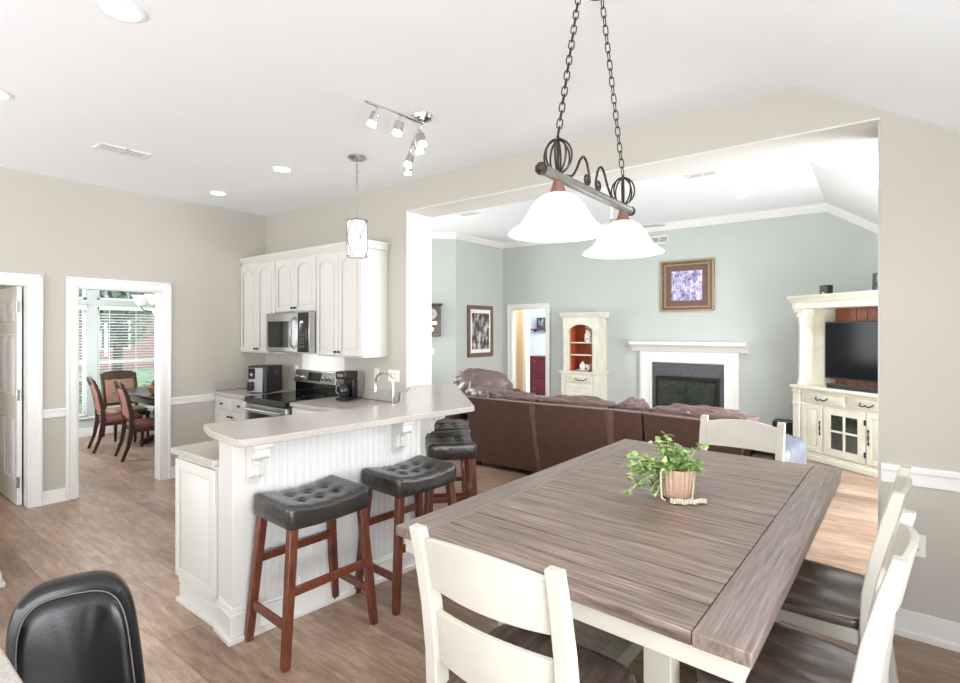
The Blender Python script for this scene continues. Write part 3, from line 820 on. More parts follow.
corbel(F0 + d01 * .09 + Vector((0, 0, ZT - .014)) + n01 * .006, n01, d01)
corbel(F0 + d01 * 1.03 + Vector((0, 0, ZT - .014)) + n01 * .006, n01, d01)
corbel(F1 + d12 * .32 + Vector((0, 0, ZT - .014)) + n12 * .006, n12, d12, .2, .2)
corbel(F1 + d12 * .95 + Vector((0, 0, ZT - .014)) + n12 * .006, n12, d12, .2, .2)
BT = [(-3.124, 1.424), (-2.90, 1.355), (-2.56, 1.318), (-2.52, 1.335), (-2.497, 1.40), (-2.49, 1.46)]
bt = BT + [(-2.315, 2.93), (-2.325, 2.965), (-3.40, 4.03), (-3.60, 3.95), (-3.615, 3.60), (-2.85, 2.72)]
o = MB().prism(bt, ZT + .001, 1.07).build('bar_countertop', M['stone'], bevel=.005, seg=3)
tag(o, 'raised beige stone bar counter with clipped corners, bending around the pillar', 'countertop')

# ------------------------------------------------------------------ low kitchen run
def arch_poly(x0, x1, z0, z1, rise):
    P = [(x0, z0), (x1, z0), (x1, z1 - rise)]
    n = 14
    for i in range(1, n):
        u = 1 - 2 * i / n
        k = math.cos(u * PI / 2) if abs(u) < .82 else math.cos(u * PI / 2) * .8
        P.append(((x0 + x1) / 2 + u * (x1 - x0) / 2, z1 - rise + rise * k))
    P.append((x0, z1 - rise))
    return P


def cab_door(parent, x0, x1, z0, z1, y, m=None, arch=0, knob=None, kmat=None, name='door'):
    """panelled door whose outer face looks to -y; y is the carcass face"""
    m = m or M['cab']; st = .055
    mb = MB().box(x0, x1, y - .012, y, z0, z1)
    mb.box(x0, x0 + st, y - .02, y - .012, z0, z1).box(x1 - st, x1, y - .02, y - .012, z0, z1).box(x0 + st, x1 - st, y - .02, y - .012, z0, z0 + st)
    a, b, c, d = x0 + st, x1 - st, z0 + st, z1 - st
    if arch:
        ap = arch_poly(a, b, c, d, arch)
        top = [(a, d - arch)] + [p for p in reversed(ap[3:-1])] + [(b, d - arch), (b, z1), (a, z1)]
        mb.prism(top, y - .02, y - .012, 'y')
        mb.prism(arch_poly(a + .018, b - .018, c + .018, d - .016, arch), y - .019, y - .012, 'y')
    else:
        mb.box(a, b, y - .02, y - .012, d, z1)
        mb.loft([[(a + .012, y - .012, c + .012), (b - .012, y - .012, c + .012), (b - .012, y - .012, d - .012), (a + .012, y - .012, d - .012)],
                 [(a + .035, y - .019, c + .035), (b - .035, y - .019, c + .035), (b - .035, y - .019, d - .035), (a + .035, y - .019, d - .035)]])
    o = mb.build(name, m, parent, bevel=.003)
    if knob:
        MB().cyl((knob[0], y - .02, knob[1]), (knob[0], y - .034, knob[1]), .006, n=12).ball((knob[0], y - .040, knob[1]), .015, .011, .013, n=8).build('knob', kmat or M['bronze'], o)
    return o


def drawer(parent, x0, x1, z0, z1, y, m=None, knob=True):
    mb = MB().box(x0, x1, y - .014, y, z0, z1)
    mb.loft([[(x0, y - .014, z0), (x1, y - .014, z0), (x1, y - .014, z1), (x0, y - .014, z1)], [(x0 + .012, y - .02, z0 + .012), (x1 - .012, y - .02, z0 + .012), (x1 - .012, y - .02, z1 - .012), (x0 + .012, y - .02, z1 - .012)]])
    o = mb.build('drawer', m or M['cab'], parent, bevel=.002)
    if knob:
        c = ((x0 + x1) / 2, (z0 + z1) / 2)
        MB().cyl((c[0], y - .02, c[1]), (c[0], y - .034, c[1]), .006, n=12).ball((c[0], y - .040, c[1]), .015, .011, .013, n=8).build('knob', M['bronze'], o)
    return o


YBF = 2.93   # face of the base cabinets on the back wall
SX0, SX1 = -5.335, -4.565
t = thing('base_cabinet', 'white base cabinet with two drawers and two doors left of the range', 'cabinet', (-5.74, 3.24, 0))
def shifted(t, fn):
    """children are written in world coordinates: shift them to the thing's base"""
    return fn
w0, w1 = XL + .002, SX0 - .003
L = lambda x: x - t.location.x
YY = lambda y: y - t.location.y
MB().box(L(w0), L(w1), YY(YBF), YY(YK - .002), .10, .868).build('body', M['cab'], t)
MB().box(L(w0), L(w1), YY(YBF + .06), YY(YK - .002), 0, .10).build('toe_kick', M['cab'], t)
mid = (w0 + .03 + w1) / 2
for a, b in ((w0 + .03, mid - .004), (mid + .004, w1 - .01)): drawer(t, L(a), L(b), .715, .855, YY(YBF))
cab_door(t, L(w0 + .03), L(mid - .003), .115, .70, YY(YBF), knob=(L(mid - .035), .65))
cab_door(t, L(mid + .003), L(w1 - .01), .115, .70, YY(YBF), knob=(L(mid + .035), .65))

t = thing('base_cabinet', 'white base cabinet right of the range, mostly hidden behind the bar', 'cabinet', (-4.0, 3.24, 0))
w0, w1 = SX1 + .003, -3.73
MB().box(L(w0), L(w1), YY(YBF), YY(YK - .002), .10, .868).box(L(w0), L(w1), YY(YBF + .06), YY(YK - .002), 0, .10).build('body', M['cab'], t)
drawer(t, L(w0 + .01), L(w0 + .53), .715, .855, YY(YBF)); drawer(t, L(w0 + .54), L(w1 - .01), .715, .855, YY(YBF))
cab_door(t, L(w0 + .01), L(w0 + .53), .115, .70, YY(YBF), knob=(L(w0 + .49), .65)); cab_door(t, L(w0 + .54), L(w1 - .01), .115, .70, YY(YBF), knob=(L(w0 + .58), .65))

t = thing('base_cabinet', 'white end cabinet with panelled side below the low counter, left of the bar post', 'cabinet', (-3.1, 2.1, 0))
PB = [(-3.355, 1.385), (-2.847, 1.385), (-2.735, 2.54), (-3.07, 2.90), (-3.355, 2.90)]
MB().prism([(L(x), YY(y)) for x, y in PB], .10, .868).build('body', M['cab'], t, bevel=.002)
mb = MB().box(L(-3.31), L(-2.85), YY(1.40), YY(2.9), 0, .10)
mb.box(L(-3.325), L(-2.85), YY(1.378), YY(1.41), .0, .10).box(L(-3.34), L(-2.85), YY(1.362), YY(1.41), 0, .022)
mb.build('plinth', M['cab'], t, bevel=.003)
cab_door(t, L(-3.35), L(-2.865), .155, .85, YY(1.385), name='side_panel')

WZ0, WZ1 = .872, .91
o = MB().prism([(-3.39, 1.355), (-2.852, 1.355), (-2.722, 2.58), (-3.70, YK - .003), (SX1 + .003, YK - .003), (SX1 + .003, 2.895), (-3.39, 2.895)], WZ0, WZ1)
o.prism([(-3.72, YK - .022), (SX1 + .003, YK - .022), (SX1 + .003, YK - .003), (-3.72, YK - .003)], WZ1, 1.01)
o = o.build('kitchen_worktop', M['stone'], bevel=.006); tag(o, 'low beige stone worktop behind the bar and right of the range', 'countertop')
o = MB().box(XL + .002, SX0 - .003, 2.895, YK - .003, WZ0, WZ1).box(XL + .022, SX0 - .003, YK - .022, YK - .003, WZ1, 1.01).box(XL + .002, XL + .022, 2.895, YK - .003, WZ1, 1.01)
o = o.build('kitchen_worktop', M['stone'], bevel=.005); tag(o, 'beige stone worktop with upstand in the left corner under the air fryer', 'countertop')

# range
t = thing('electric_range', 'stainless electric range with black glass cooktop and control backguard', 'range', ((SX0 + SX1) / 2, 3.2, 0))
hw = (SX1 - SX0) / 2 - .003
MB().box(-hw, hw, -.29, .355, .0, .895).build('body', M['darkgrey'], t, bevel=.004)
MB().box(-hw, hw, -.345, .30, .897, .918).build('cooktop', M['blackglass'], t, bevel=.006)
MB().box(-hw, hw, -.35, -.335, .86, .914).build('front_trim', M['blackplastic'], t, bevel=.004)
d = MB().box(-hw + .006, hw - .006, -.335, -.292, .26, .85).build('oven_door', M['steel'], t, bevel=.006)
MB().box(-hw + .07, hw - .07, -.340, -.334, .38, .76).build('oven_window', M['blackglass'], d, bevel=.002)
h = MB().cyl((-hw + .05, -.385, .80), (hw - .05, -.385, .80), .014)
for s_ in (-1, 1): h.cyl((s_ * (hw - .07), -.335, .80), (s_ * (hw - .07), -.385, .80), .010)
h.build('oven_handle', M['steel'], d)
MB().box(-hw + .006, hw - .006, -.33, -.292, .05, .245).build('storage_drawer', M['steel'], t, bevel=.006)
MB().box(-hw, hw, .262, .355, .9185, 1.03).build('backguard_base', M['blackglass'], t, bevel=.004)
bgd = MB().prism([(.235, 1.03), (.355, 1.03), (.355, 1.165), (.268, 1.165)], -hw, hw, 'x').build('backguard', M['steel'], t, bevel=.006)
MB().prism([(.238, 1.055), (.255, 1.055), (.272, 1.145), (.255, 1.145)], -.115, .115, 'x').build('control_display', M['blackglass'], bgd, bevel=.002)
for xx in (-.31, -.235, .19, .26, .33):
    MB().cyl((xx, .250, 1.095), (xx, .215, 1.088), .024, .020, n=20).build('knob', M['chrome'], bgd, bevel=.003)
for cx, cy, r in ((-.19, -.17, .10), (.19, -.17, .085), (-.19, .10, .08), (.19, .10, .10)):
    MB().lathe([(r, .9185), (r + .004, .9188), (r + .008, .9185)], (cx, cy, 0), 36, False).build('burner_ring', M['darkgrey'], t)
o = struct(MB().box(SX0, SX1, YK - .006, YK, 1.0, 1.40), 'trim_10', M['trim'])


# upper cabinets
def upper(label, x0, x1, z0, z1, doors, knobs, endpanel=False):
    t = thing('wall_cabinet', label, 'cabinet', ((x0 + x1) / 2, 3.4, z0), 0, 'white arched-door wall cabinets in the kitchen')
    lx = lambda x: x - (x0 + x1) / 2; yf = 3.25 - 3.4
    MB().box(lx(x0), lx(x1), yf, YK - .002 - 3.4, 0, z1 - z0).build('body', M['cab'], t, bevel=.002)
    for (a, b), k in zip(doors, knobs):
        cab_door(t, lx(a), lx(b), .012, z1 - z0 - .02, yf, arch=.045, knob=(lx(k), .05))
    return t
UZ0, UZ1 = 1.35, 2.40
upper('tall white wall cabinet with two arched doors in the left kitchen corner', -6.126, -5.372, UZ0, UZ1, [(-6.12, -5.75), (-5.745, -5.378)], [-5.775, -5.72])
upper('short white wall cabinet with two arched doors above the microwave', -5.368, -4.612, 1.805, UZ1, [(-5.362, -4.993), (-4.988, -4.618)], [-5.02, -4.96])
upper('tall white wall cabinet with two arched doors right of the microwave', -4.608, -3.885, UZ0, UZ1, [(-4.602, -4.248), (-4.243, -3.89)], [-4.275, -4.215])
crp = [(0, 0), (-.01, .02), (-.05, .065), (-.055, .08), (.31, .08), (.31, 0)]
mb = MB().prism([(3.25 + a, UZ1 + .001 + b) for a, b in [(-.0, 0), (-.008, .02), (-.035, .055), (-.04, .075), (.30, .075), (.30, 0)]], -6.126, -3.865, 'x')
mb.box(-3.885, -3.845, 3.212, 3.55, UZ1 + .055, UZ1 + .076)
o = mb.build('cabinet_crown', M['cab'], bevel=.003); tag(o, 'white crown moulding running along the tops of the wall cabinets', 'moulding')

# microwave
t = thing('microwave', 'stainless over-the-range microwave hung under the short wall cabinet', 'microwave', (-4.99, 3.34, 1.375))
MB().box(-.375, .375, -.19, .215, 0, .427).build('body', M['steel'], t, bevel=.004)
d = MB().box(-.372, .22, -.222, -.191, .012, .42).build('door', M['steel'], t, bevel=.005)
MB().box(-.33, .12, -.226, -.221, .055, .335).build('door_window', M['blackglass'], d, bevel=.002)
MB().tube([(.165, -.222, .05), (.165, -.262, .085), (.165, -.272, .21), (.165, -.262, .34), (.165, -.222, .375)], .013, 10).build('door_handle', M['steel'], d)
MB().box(.224, .372, -.222, -.191, .012, .42).build('control_panel', M['blackglass'], t, bevel=.004)
mb = MB()
for i in range(4):
    for j in range(3): mb.box(.255 + j * .032, .277 + j * .032, -.2235, -.2218, .06 + i * .04, .085 + i * .04)
mb.build('keypad', M['darkgrey'], t)
MB().box(.275, .32, -.2235, -.2218, .315, .335).build('display', mat('lit_green_display', (180, 225, 215), .4, emit=.8), t)
MB().box(-.2, .2, -.08, .05, -.006, -.0005).build('lamp_lens', M['lens'], t)
area('microwave_lamp', (-4.95, 3.33, 1.36), (0, .5, -1), .35, .08, .9, (.93, .96, 1))

# air fryer
t = thing('air_fryer', 'black and silver air fryer on the left kitchen counter', 'appliance', (-5.60, 3.25, WZ1), R(24))
mb = MB().prism(roundrect(-.13, .13, -.165, .165, .05), 0.006, .30); mb.build('body', M['blackplastic'], t, bevel=.015, seg=3)
f = MB().box(-.085, .085, -.178, -.163, .03, .285).build('front_panel', M['silver'], t, bevel=.006)
MB().box(-.08, -.005, -.180, -.177, .16, .28).build('control_panel', M['blackglass'], f)
MB().cyl((-.043, -.178, .21), (-.043, -.192, .21), .018).build('dial', M['chrome'], f)
b = MB().box(-.088, .088, -.186, -.166, .012, .15).build('basket_front', M['silver'], t, bevel=.006)
MB().box(-.07, -.01, -.235, -.186, .03, .13).build('basket_handle', M['blackplastic'], b, bevel=.008)
MB().box(.129, .15, -.03, .03, .20, .25).build('side_vent', M['darkgrey'], t, bevel=.004)

# coffee maker
t = thing('coffee_maker', 'black drip coffee maker on the counter right of the range', 'appliance', (-4.27, 3.36, WZ1), R(8))
t.scale = (.78, .78, .98)
MB().box(-.085, .085, -.12, .11, 0.002, .03).build('base', M['blackplastic'], t, bevel=.006)
MB().box(-.085, .085, .02, .11, .031, .22).build('water_tank', M['blackplastic'], t, bevel=.01)
MB().box(-.088, .088, -.125, .112, .221, .30).build('brew_head', M['blackplastic'], t, bevel=.016, seg=3)
c = MB().lathe([(.03, .032), (.058, .036), (.066, .08), (.062, .13), (.045, .165), (.042, .17)], (0, -.055, 0), 28).build('carafe', M['blackglass'], t)
MB().tube([(-.058, -.075, .15), (-.095, -.095, .145), (-.10, -.10, .09), (-.066, -.08, .06)], .007, 8).build('carafe_handle', M['steel'], c)
MB().tube([(.086, .06, .05), (.11, .07, .03), (.13, .12, .02), (.135, .165, .12), (.135, .17, .26)], .004, 8).build('power_cord', M['blackplastic'], t)
MB().box(-.05, .05, -.127, -.124, .245, .275).build('control_strip', M['steel'], t)

# faucet and sink rim
t = thing('kitchen_faucet', 'brushed nickel gooseneck faucet rising behind the bar counter', 'faucet', (-3.15, 2.94, WZ1 + .001))
MB().lathe([(.028, 0), (.028, .012), (.02, .02), (.018, .07), (.013, .085)], n=20).build('base', M['nickel'], t)
dx, dy = -.80, -.10
P = [(0, 0, .08), (0, 0, .26)] + [((1 - math.cos(a)) * .095 * dx / .806, (1 - math.cos(a)) * .095 * dy / .806, .26 + math.sin(a) * .095) for a in [PI * i / 14 for i in range(1, 15)]]
P += [(P[-1][0], P[-1][1], P[-1][2] - .05)]
MB().tube(P, .0115, 12).build('spout', M['nickel'], t)
MB().cyl((P[-1][0], P[-1][1], P[-1][2] - .02), (P[-1][0], P[-1][1], P[-1][2] + .03), .015).build('spray_head', M['nickel'], t)
MB().tube([(.0, -.018, .05), (.01, -.06, .065), (.015, -.085, .09)], .006, 8).build('lever', M['nickel'], t)


def outlet(label, loc, rz, kind='outlet', gang=1):
    t = thing('wall_outlet' if kind == 'outlet' else 'light_switch', label, kind, loc, rz)
    w = .035 * gang + (.012 if gang > 1 else 0)
    MB().box(-w, w, -.006, 0, -.058, .058).build('cover_plate', M['outlet'], t, bevel=.003)
    if kind == 'outlet':
        for g in range(gang):
            x = (g - (gang - 1) / 2) * .046
            for z_ in (-.021, .021):
                r = MB().prism(roundrect(x - .015, x + .015, z_ - .013, z_ + .013, .008), -.0085, -.005, 'y').build('receptacle', M['outlet'], t)
                MB().box(x - .007, x - .004, -.0092, -.008, z_ - .004, z_ + .006).box(x + .004, x + .007, -.0092, -.008, z_ - .004, z_ + .006).cyl((x, -.0092, z_ - .008), (x, -.008, z_ - .008), .002, n=8).build('slots', M['slotdark'], r)
    else:
        MB().prism([(-.012, -.006), (.012, -.006), (.012, -.012), (-.012, -.008)], -.02, .02, 'z').build('rocker', M['outlet'], t, bevel=.001)
    return t
outlet('white outlet on the kitchen wall just right of the air fryer', (-5.46, YK, 1.15), 0)
outlet('white outlet on the kitchen wall right of the coffee maker', (-4.05, YK, 1.17), 0)
outlet('white double outlet on the kitchen wall right by the pillar', (-3.80, YK, 1.165), 0, gang=2)
outlet('white outlet on the beige wall at the far right, behind the chairs', (.155, YK, .49), 0)
outlet('white light switch below the clock on the green angled wall', (-6.33 + nv.x * .002, 6.85 + nv.y * .002, 1.24), math.atan2(nv.x, -nv.y), 'light switch')


# ------------------------------------------------------------------ ceiling fixtures
def downlight(label, x, y, z, pw=9):
    t = thing('recessed_light', label, 'ceiling light', (x, y, z), 0, 'recessed ceiling lights')
    MB().lathe([(.075, -.001), (.095, -.001), (.096, -.006), (.078, -.009), (.072, -.004)], n=36, closed_ends=False).build('trim_ring', M['trim'], t)
    MB().lathe([(.0, -.004), (.074, -.0035)], n=32, closed_ends=False).build('lens', M['lens'], t)
    d = bpy.data.lights.new('recessed_lamp', 'SPOT'); d.energy = pw; d.spot_size = R(150); d.spot_blend = .8; d.shadow_soft_size = .07; d.color = (1, .96, .91)
    o = bpy.data.objects.new('recessed_lamp', d); COL.objects.link(o); o.location = (x, y, z - .02)
downlight('recessed ceiling light at the top left edge, nearest to us', -2.69, .87, ZC)
downlight('recessed ceiling light at the left in front of the dining doorway wall', -5.49, 2.655, ZC)
downlight('recessed ceiling light in front of the kitchen wall cabinets', -4.22, 2.606, ZC)
downlight('recessed ceiling light at the left picture edge', -4.25, .70, ZC)
downlight('recessed ceiling light in the living room ceiling near the crease', -1.40, 7.40, ZL)


def vent(label, loc, rz, w=.33, h=.17, wall=False):
    t = thing('air_vent', label, 'vent', loc, rz)
    def P(x0, x1, y0, y1, a, b):
        return (x0, x1, -b, -a, y0, y1) if wall else (x0, x1, y0, y1, -b, -a)
    mb = MB()
    for q in ((-w / 2, w / 2, -h / 2, -h / 2 + .025), (-w / 2, w / 2, h / 2 - .025, h / 2), (-w / 2, -w / 2 + .025, -h / 2, h / 2), (w / 2 - .025, w / 2, -h / 2, h / 2), (-.008, .008, -h / 2, h / 2)):
        mb.box(*P(*q, .0, .008))
    mb.build('frame', M['trim'], t, bevel=.002)
    MB().box(*P(-w / 2 + .02, w / 2 - .02, -h / 2 + .02, h / 2 - .02, 0, .002)).build('duct_opening', M['slotdark'], t)
    mb = MB(); n_ = 5
    for i in range(n_):
        y = -h / 2 + .03 + (h - .06) * i / (n_ - 1)
        mb.box(*P(-w / 2 + .02, w / 2 - .02, y - .004, y + .004, .002, .007))
    mb.build('louvres', M['trim'], t)
    return t
vent('white ceiling vent above the dining doorway', (-4.81, 1.57, ZC), R(90), .36, .2)
vent('white living room ceiling vent at the left by the angled wall', (-4.86, 6.05, ZL), 0)
vent('white living room ceiling vent behind the hanging lamp, nearer the skylight', (-1.57, 6.1, ZL), 0)
vent('small grey wall vent high on the far green wall above the picture', (-2.88, YF, 3.10), 0, .3, .14, True)

# table pendant light
LPX, LZ = -.945, 2.185
t = thing('island_pendant_light', 'two-shade pendant with pewter bar, iron scrolls and chains above the dining table', 'pendant lamp', (LPX, 2.0, LZ))
y0, y1 = -.415, .415
MB().cyl((0, y0, 0), (0, y1, 0), .019, n=20).build('bar', M['pewter'], t)
for s_ in (y0, y1): MB().lathe([(.0, -.022), (.012, -.02), (.022, -.008), (.022, .008), (.012, .02), (.0, .022)], (0, 0, 0), 20, False).build('end_cap', M['bronze'], t, loc=(0, s_, 0))
YS = (-.295, .32)
for i, yy in enumerate(YS):
    cz = .075
    mb = MB()
    for k in range(4):
        a = PI * k / 4 + .3
        mb.tube([(.052 * math.cos(b) * math.cos(a), yy + .052 * math.cos(b) * math.sin(a), cz + .062 * math.sin(b)) for b in [2 * PI * j / 28 for j in range(28)]], .0038, 8, closed=True)
    mb.cyl((0, yy, .015), (0, yy, .15), .006, n=10)
    mb.build('wire_cage', M['bronze'], t)
    MB().lathe([(.018, -.018), (.022, -.035), (.03, -.055), (.034, -.068), (.02, -.072)], (0, yy, 0), 24).build('socket', M['rust'], t)
    prof = [(.032, -.062), (.05, -.068), (.075, -.085), (.098, -.115), (.118, -.155), (.138, -.190), (.162, -.212), (.182, -.226), (.188, -.233), (.182, -.235), (.160, -.220), (.134, -.198), (.112, -.160), (.092, -.12), (.07, -.092), (.045, -.075)]
    prof = [(r, -.062 + (z_ + .062) * .88) for r, z_ in prof]
    MB().lathe(prof, (0, yy, 0), 48, False).build('lamp_shade', M['shade'], t, smooth=60)
    MB().ball((0, yy, -.15), .034, .034, .045, n=10).lathe([(.016, -.072), (.016, -.11)], (0, yy, 0), 14).build('bulb', M['bulb'], t)
    d = bpy.data.lights.new('pendant_lamp', 'POINT'); d.energy = 9; d.shadow_soft_size = .05; d.color = (1, .96, .91)
    o = bpy.data.objects.new('pendant_lamp', d); COL.objects.link(o); o.location = (LPX, 2.0 + yy, LZ - .225)
# scrolls on top of the bar
def spiral(c, r0, r1, a0, a1, n_=26, flip=1):
    return [(0, c[0] + flip * (r0 + (r1 - r0) * i / n_) * math.cos(a0 + (a1 - a0) * i / n_), c[1] + (r0 + (r1 - r0) * i / n_) * math.sin(a0 + (a1 - a0) * i / n_)) for i in range(n_ + 1)]
mb = MB()
sw = [(-.225, .020), (-.185, .028), (-.145, .065), (-.115, .108), (-.085, .128), (-.055, .112), (-.034, .07), (-.028, .045)]
sm = []
for i in range(len(sw) - 1):
    p0 = Vector(sw[max(i - 1, 0)]); p1 = Vector(sw[i]); p2 = Vector(sw[i + 1]); p3 = Vector(sw[min(i + 2, len(sw) - 1)])
    for u in (0, .25, .5, .75): sm.append(.5 * ((2 * p1) + (-p0 + p2) * u + (2 * p0 - 5 * p1 + 4 * p2 - p3) * u * u + (-p0 + 3 * p1 - 3 * p2 + p3) * u ** 3))
sm += [Vector((-.053 + (.025 - .019 * k / 30) * math.cos(-3.0 * PI * k / 30), .045 + (.025 - .019 * k / 30) * math.sin(-3.0 * PI * k / 30))) for k in range(31)]
for fl in (1, -1): mb.tube([(0, p.x * fl, p.y) for p in sm], .0052, 8)
mb.build('scrollwork', M['bronze'], t, smooth=60)
# chains to a ceiling canopy
def chain(mb, p0, p1, link=.042, w=.0105, r=.0026):
    p0 = Vector(p0); p1 = Vector(p1); D = (p1 - p0); n_ = max(1, int(D.length / (link * .80))); d = D.normalized(); u = d.orthogonal().normalized(); v = d.cross(u)
    for i in range(n_):
        c = p0 + D * ((i + .5) / n_); s_ = u if i % 2 else v; h = link / 2
        pts = []
        for k in range(14):
            a = 2 * PI * k / 14
            pts.append(c + s_ * (w * math.cos(a)) + d * ((h - w) * (1 if math.sin(a) > 0 else -1) * (abs(math.sin(a)) > .05) + w * math.sin(a)))
        mb.tube(pts, r, 6, closed=True)
CZ = ZC - LZ
chain_tops = ((.0, -.10), (.0, .09))
for yy, (cx, cy) in zip(YS, chain_tops):
    mb = MB(); chain(mb, (0, yy, .15), (cx, cy, CZ - .014)); mb.build('chain', M['bronze'], t)
MB().prism(roundrect(-.05, .05, -.14, .098, .045), CZ - .014, CZ - .001).build('ceiling_canopy', M['bronze'], t, bevel=.006)

# kitchen cylinder pendant
t = thing('mini_pendant', 'small glass cylinder pendant with crossed wires hanging over the bar counter', 'pendant lamp', (-3.43, 2.80, ZC))
zb = 0
MB().lathe([(.075, -.001), (.078, -.012), (.05, -.03), (.012, -.036)], n=32).build('ceiling_canopy', M['nickel'], t)
mb = MB(); chain(mb, (0, 0, -.04), (0, 0, -.24), .03, .007, .002); mb.build('chain', M['wire'], t)
MB().cyl((0, 0, -.24), (0, 0, -.50), .005, n=10).lathe([(.012, -.50), (.02, -.505), (.03, -.528)], n=16).build('rod', M['nickel'], t)
MB().lathe([(.074, -.535), (.078, -.54), (.078, -.815), (.074, -.815), (.074, -.54)], n=32, closed_ends=False).build('lamp_shade', M['shade'], t)
mb = MB()
for k in range(4):
    a = PI / 2 * k + .4; b = a + PI / 2
    f = lambda th, z_: (.083 * math.cos(th), .083 * math.sin(th), z_)
    for (s_, e_) in ((a, b), (b, a)):
        mb.tube([f(s_ + (e_ - s_) * i / 8, -.53 - .295 * i / 8) for i in range(9)], .0028, 6)
for z_ in (-.53, -.825): mb.tube([(.083 * math.cos(2 * PI * i / 32), .083 * math.sin(2 * PI * i / 32), z_) for i in range(32)], .0045, 8, closed=True)
mb.build('wire_frame', M['wire'], t)
MB().ball((0, 0, -.68), .03, .03, .06, n=8).build('bulb', M['bulb'], t)

# track light
t = thing('track_light', 'chrome swivel-arm track light with six small spot heads on the kitchen ceiling', 'ceiling light', (-2.42, 2.52, ZC))
MB().lathe([(.07, -.001), (.074, -.012), (.066, -.032), (.03, -.045), (.012, -.05)], n=32).build('ceiling_canopy', M['chrome'], t)
def head(p, tgt):
    h = thing.__call__ if False else None
    stem = MB().cyl(p, (p[0], p[1], p[2] - .05), .006, n=10).build('stem', M['chrome'], t)
    q = Vector((p[0], p[1], p[2] - .05)); d = Vector(tgt).normalized()
    MB().cyl(q - d * .005, q + d * .055, .028, .03, n=20).build('spot_head', M['nickel'], t, bevel=.003)
    MB().cyl(q + d * .056, q + d * .082, .026, .03, n=16).build('lit_lens', M['bulb'], t)
arm1 = [(0, 0, -.055), (-.03, -.20, -.06), (-.06, -.45, -.06)]; arm2 = [(0, 0, -.055), (-.28, .20, -.06), (-.60, .45, -.06)]
arm1 = [(0, 0, -.055), (.0, -.18, -.06), (-.03, -.46, -.06)]
for arm in (arm1, arm2): MB().tube(arm, .009, 10).build('track_arm', M['chrome'], t)
for p, tg in (((-.004, -.20, -.06), (-.25, -.1, -1)), ((-.022, -.38, -.06), (-.4, -.2, -1)), ((-.05, .035, -.058), (.2, .1, -1)), ((-.16, .115, -.06), (.1, .3, -1)), ((-.42, .31, -.06), (-.1, -.3, -1)), ((-.57, .43, -.06), (-.2, .2, -1))):
    head(p, tg)

# ------------------------------------------------------------------ living room
# sectional sofa
t = thing('sectional_sofa', 'brown leather sectional sofa seen from behind, across the living room', 'sofa', (-2.4, 5.0, 0))
sx = lambda p: (p[0] + 2.4, p[1] - 5.0)
pts = [(-3.84, 4.72), (-2.93, 4.72), (-2.10, 4.80), (-1.77, 4.80), (-.84, 4.68)]
ZS = .835
def sofa_back(a, b, name, z=ZS):
    a = Vector((*sx(a), 0)); b = Vector((*sx(b), 0)); d = (b - a).normalized(); n_ = Vector((-d.y, d.x, 0))   # n_ points to the seat side (+y)
    a = a + d * .008; b = b - d * .008
    rings = []
    for i in range(13):
        p = a + (b - a) * (i / 12)
        sag = .012 * math.sin(i * 1.9)
        rings.append([p + n_ * .17 + Vector((0, 0, .06)), p + n_ * .06 + Vector((0, 0, .45)), p + Vector((0, 0, z + sag * .3)), p + n_ * .03 + Vector((0, 0, z + .015 + sag * .3)), p + n_ * .20 + Vector((0, 0, z + .0)), p + n_ * .30 + Vector((0, 0, .06))])
    bk = MB().loft(rings).build(name, M['brownback'], t, bevel=.006)
    MB().tube([a + Vector((0, 0, z + .006)) - n_ * .003 + (b - a) * (i / 10) for i in range(11)], .010, 8).build('top_piping', M['piping'], bk)
    return a, b, d, n_
from mathutils import noise as NZ
def pillow(nm, c, rx, ry, rz, ang, seed, m='brownleather', par=None, ns=.12):
    mt = Matrix.Translation(c) @ Matrix.Rotation(ang, 4, 'Z')
    return MB().ball((0, 0, 0), rx, ry, rz, n=30, e=.62, e2=.55, noise=ns, nf=7, seed=seed, mtx=mt).build(nm, M[m], par or t, smooth=80)
secs = []
for i in range(4):
    secs.append(sofa_back(pts[i], pts[i + 1], 'console_back' if i == 2 else 'back_panel'))
for p_ in (pts[1], pts[2]):
    o_ = Vector((*sx(p_), 0)); n_ = Vector((0, 1, 0)); d = Vector((1, 0, 0))
    wd = .028 if p_ is pts[1] else .045
    MB().loft([[o_ + n_ * (c - e_) + d * (s_ * wd * f_) + Vector((0, 0, z_)) for s_, e_ in ((-1, .004), (0, .016), (1, .004), (1, -.03), (-1, -.03))] for z_, c, f_ in ((.07, .165, 1.0), (.28, .112, .9), (.45, .06, .7), (.66, .028, .8), (ZS - .01, -.002, 1.0))]).build('seam_strap', M['strap'], t, smooth=60)
for i, (a, b, d, n_) in enumerate(secs):
    L_ = (b - a).length; c = (a + b) / 2; ang = math.atan2(d.y, d.x)
    cc = c + n_ * .24
    pillow('back_cushion', Vector((cc.x, cc.y, .68)), L_ / 2 - .01, .15, .235 if i != 2 else .25, ang, i + 2)
    for k in (-.5, .5):
        if i == 2 and k > 0: continue
        q = c + n_ * .2 + d * (k * L_ * .5 if i != 2 else 0)
        pillow('head_roll', Vector((q.x, q.y, .845)), L_ / 4 if i != 2 else L_ / 2 - .02, .12, .05 if i != 2 else .065, ang, 20 + i + int(k * 4), ns=.15)
    q = c + n_ * .65
    mt = Matrix.Translation((q.x, q.y, 0)) @ Matrix.Rotation(ang, 4, 'Z')
    MB().box(-L_ / 2 + .005, L_ / 2 - .005, -.33, .30, .06, .33, mt).build('seat_base', M['brownleather'], t, bevel=.02)
    pillow('seat_cushion', Vector((q.x, q.y, .40)), L_ / 2 - .01, .34, .10, ang, 40 + i, ns=.05)
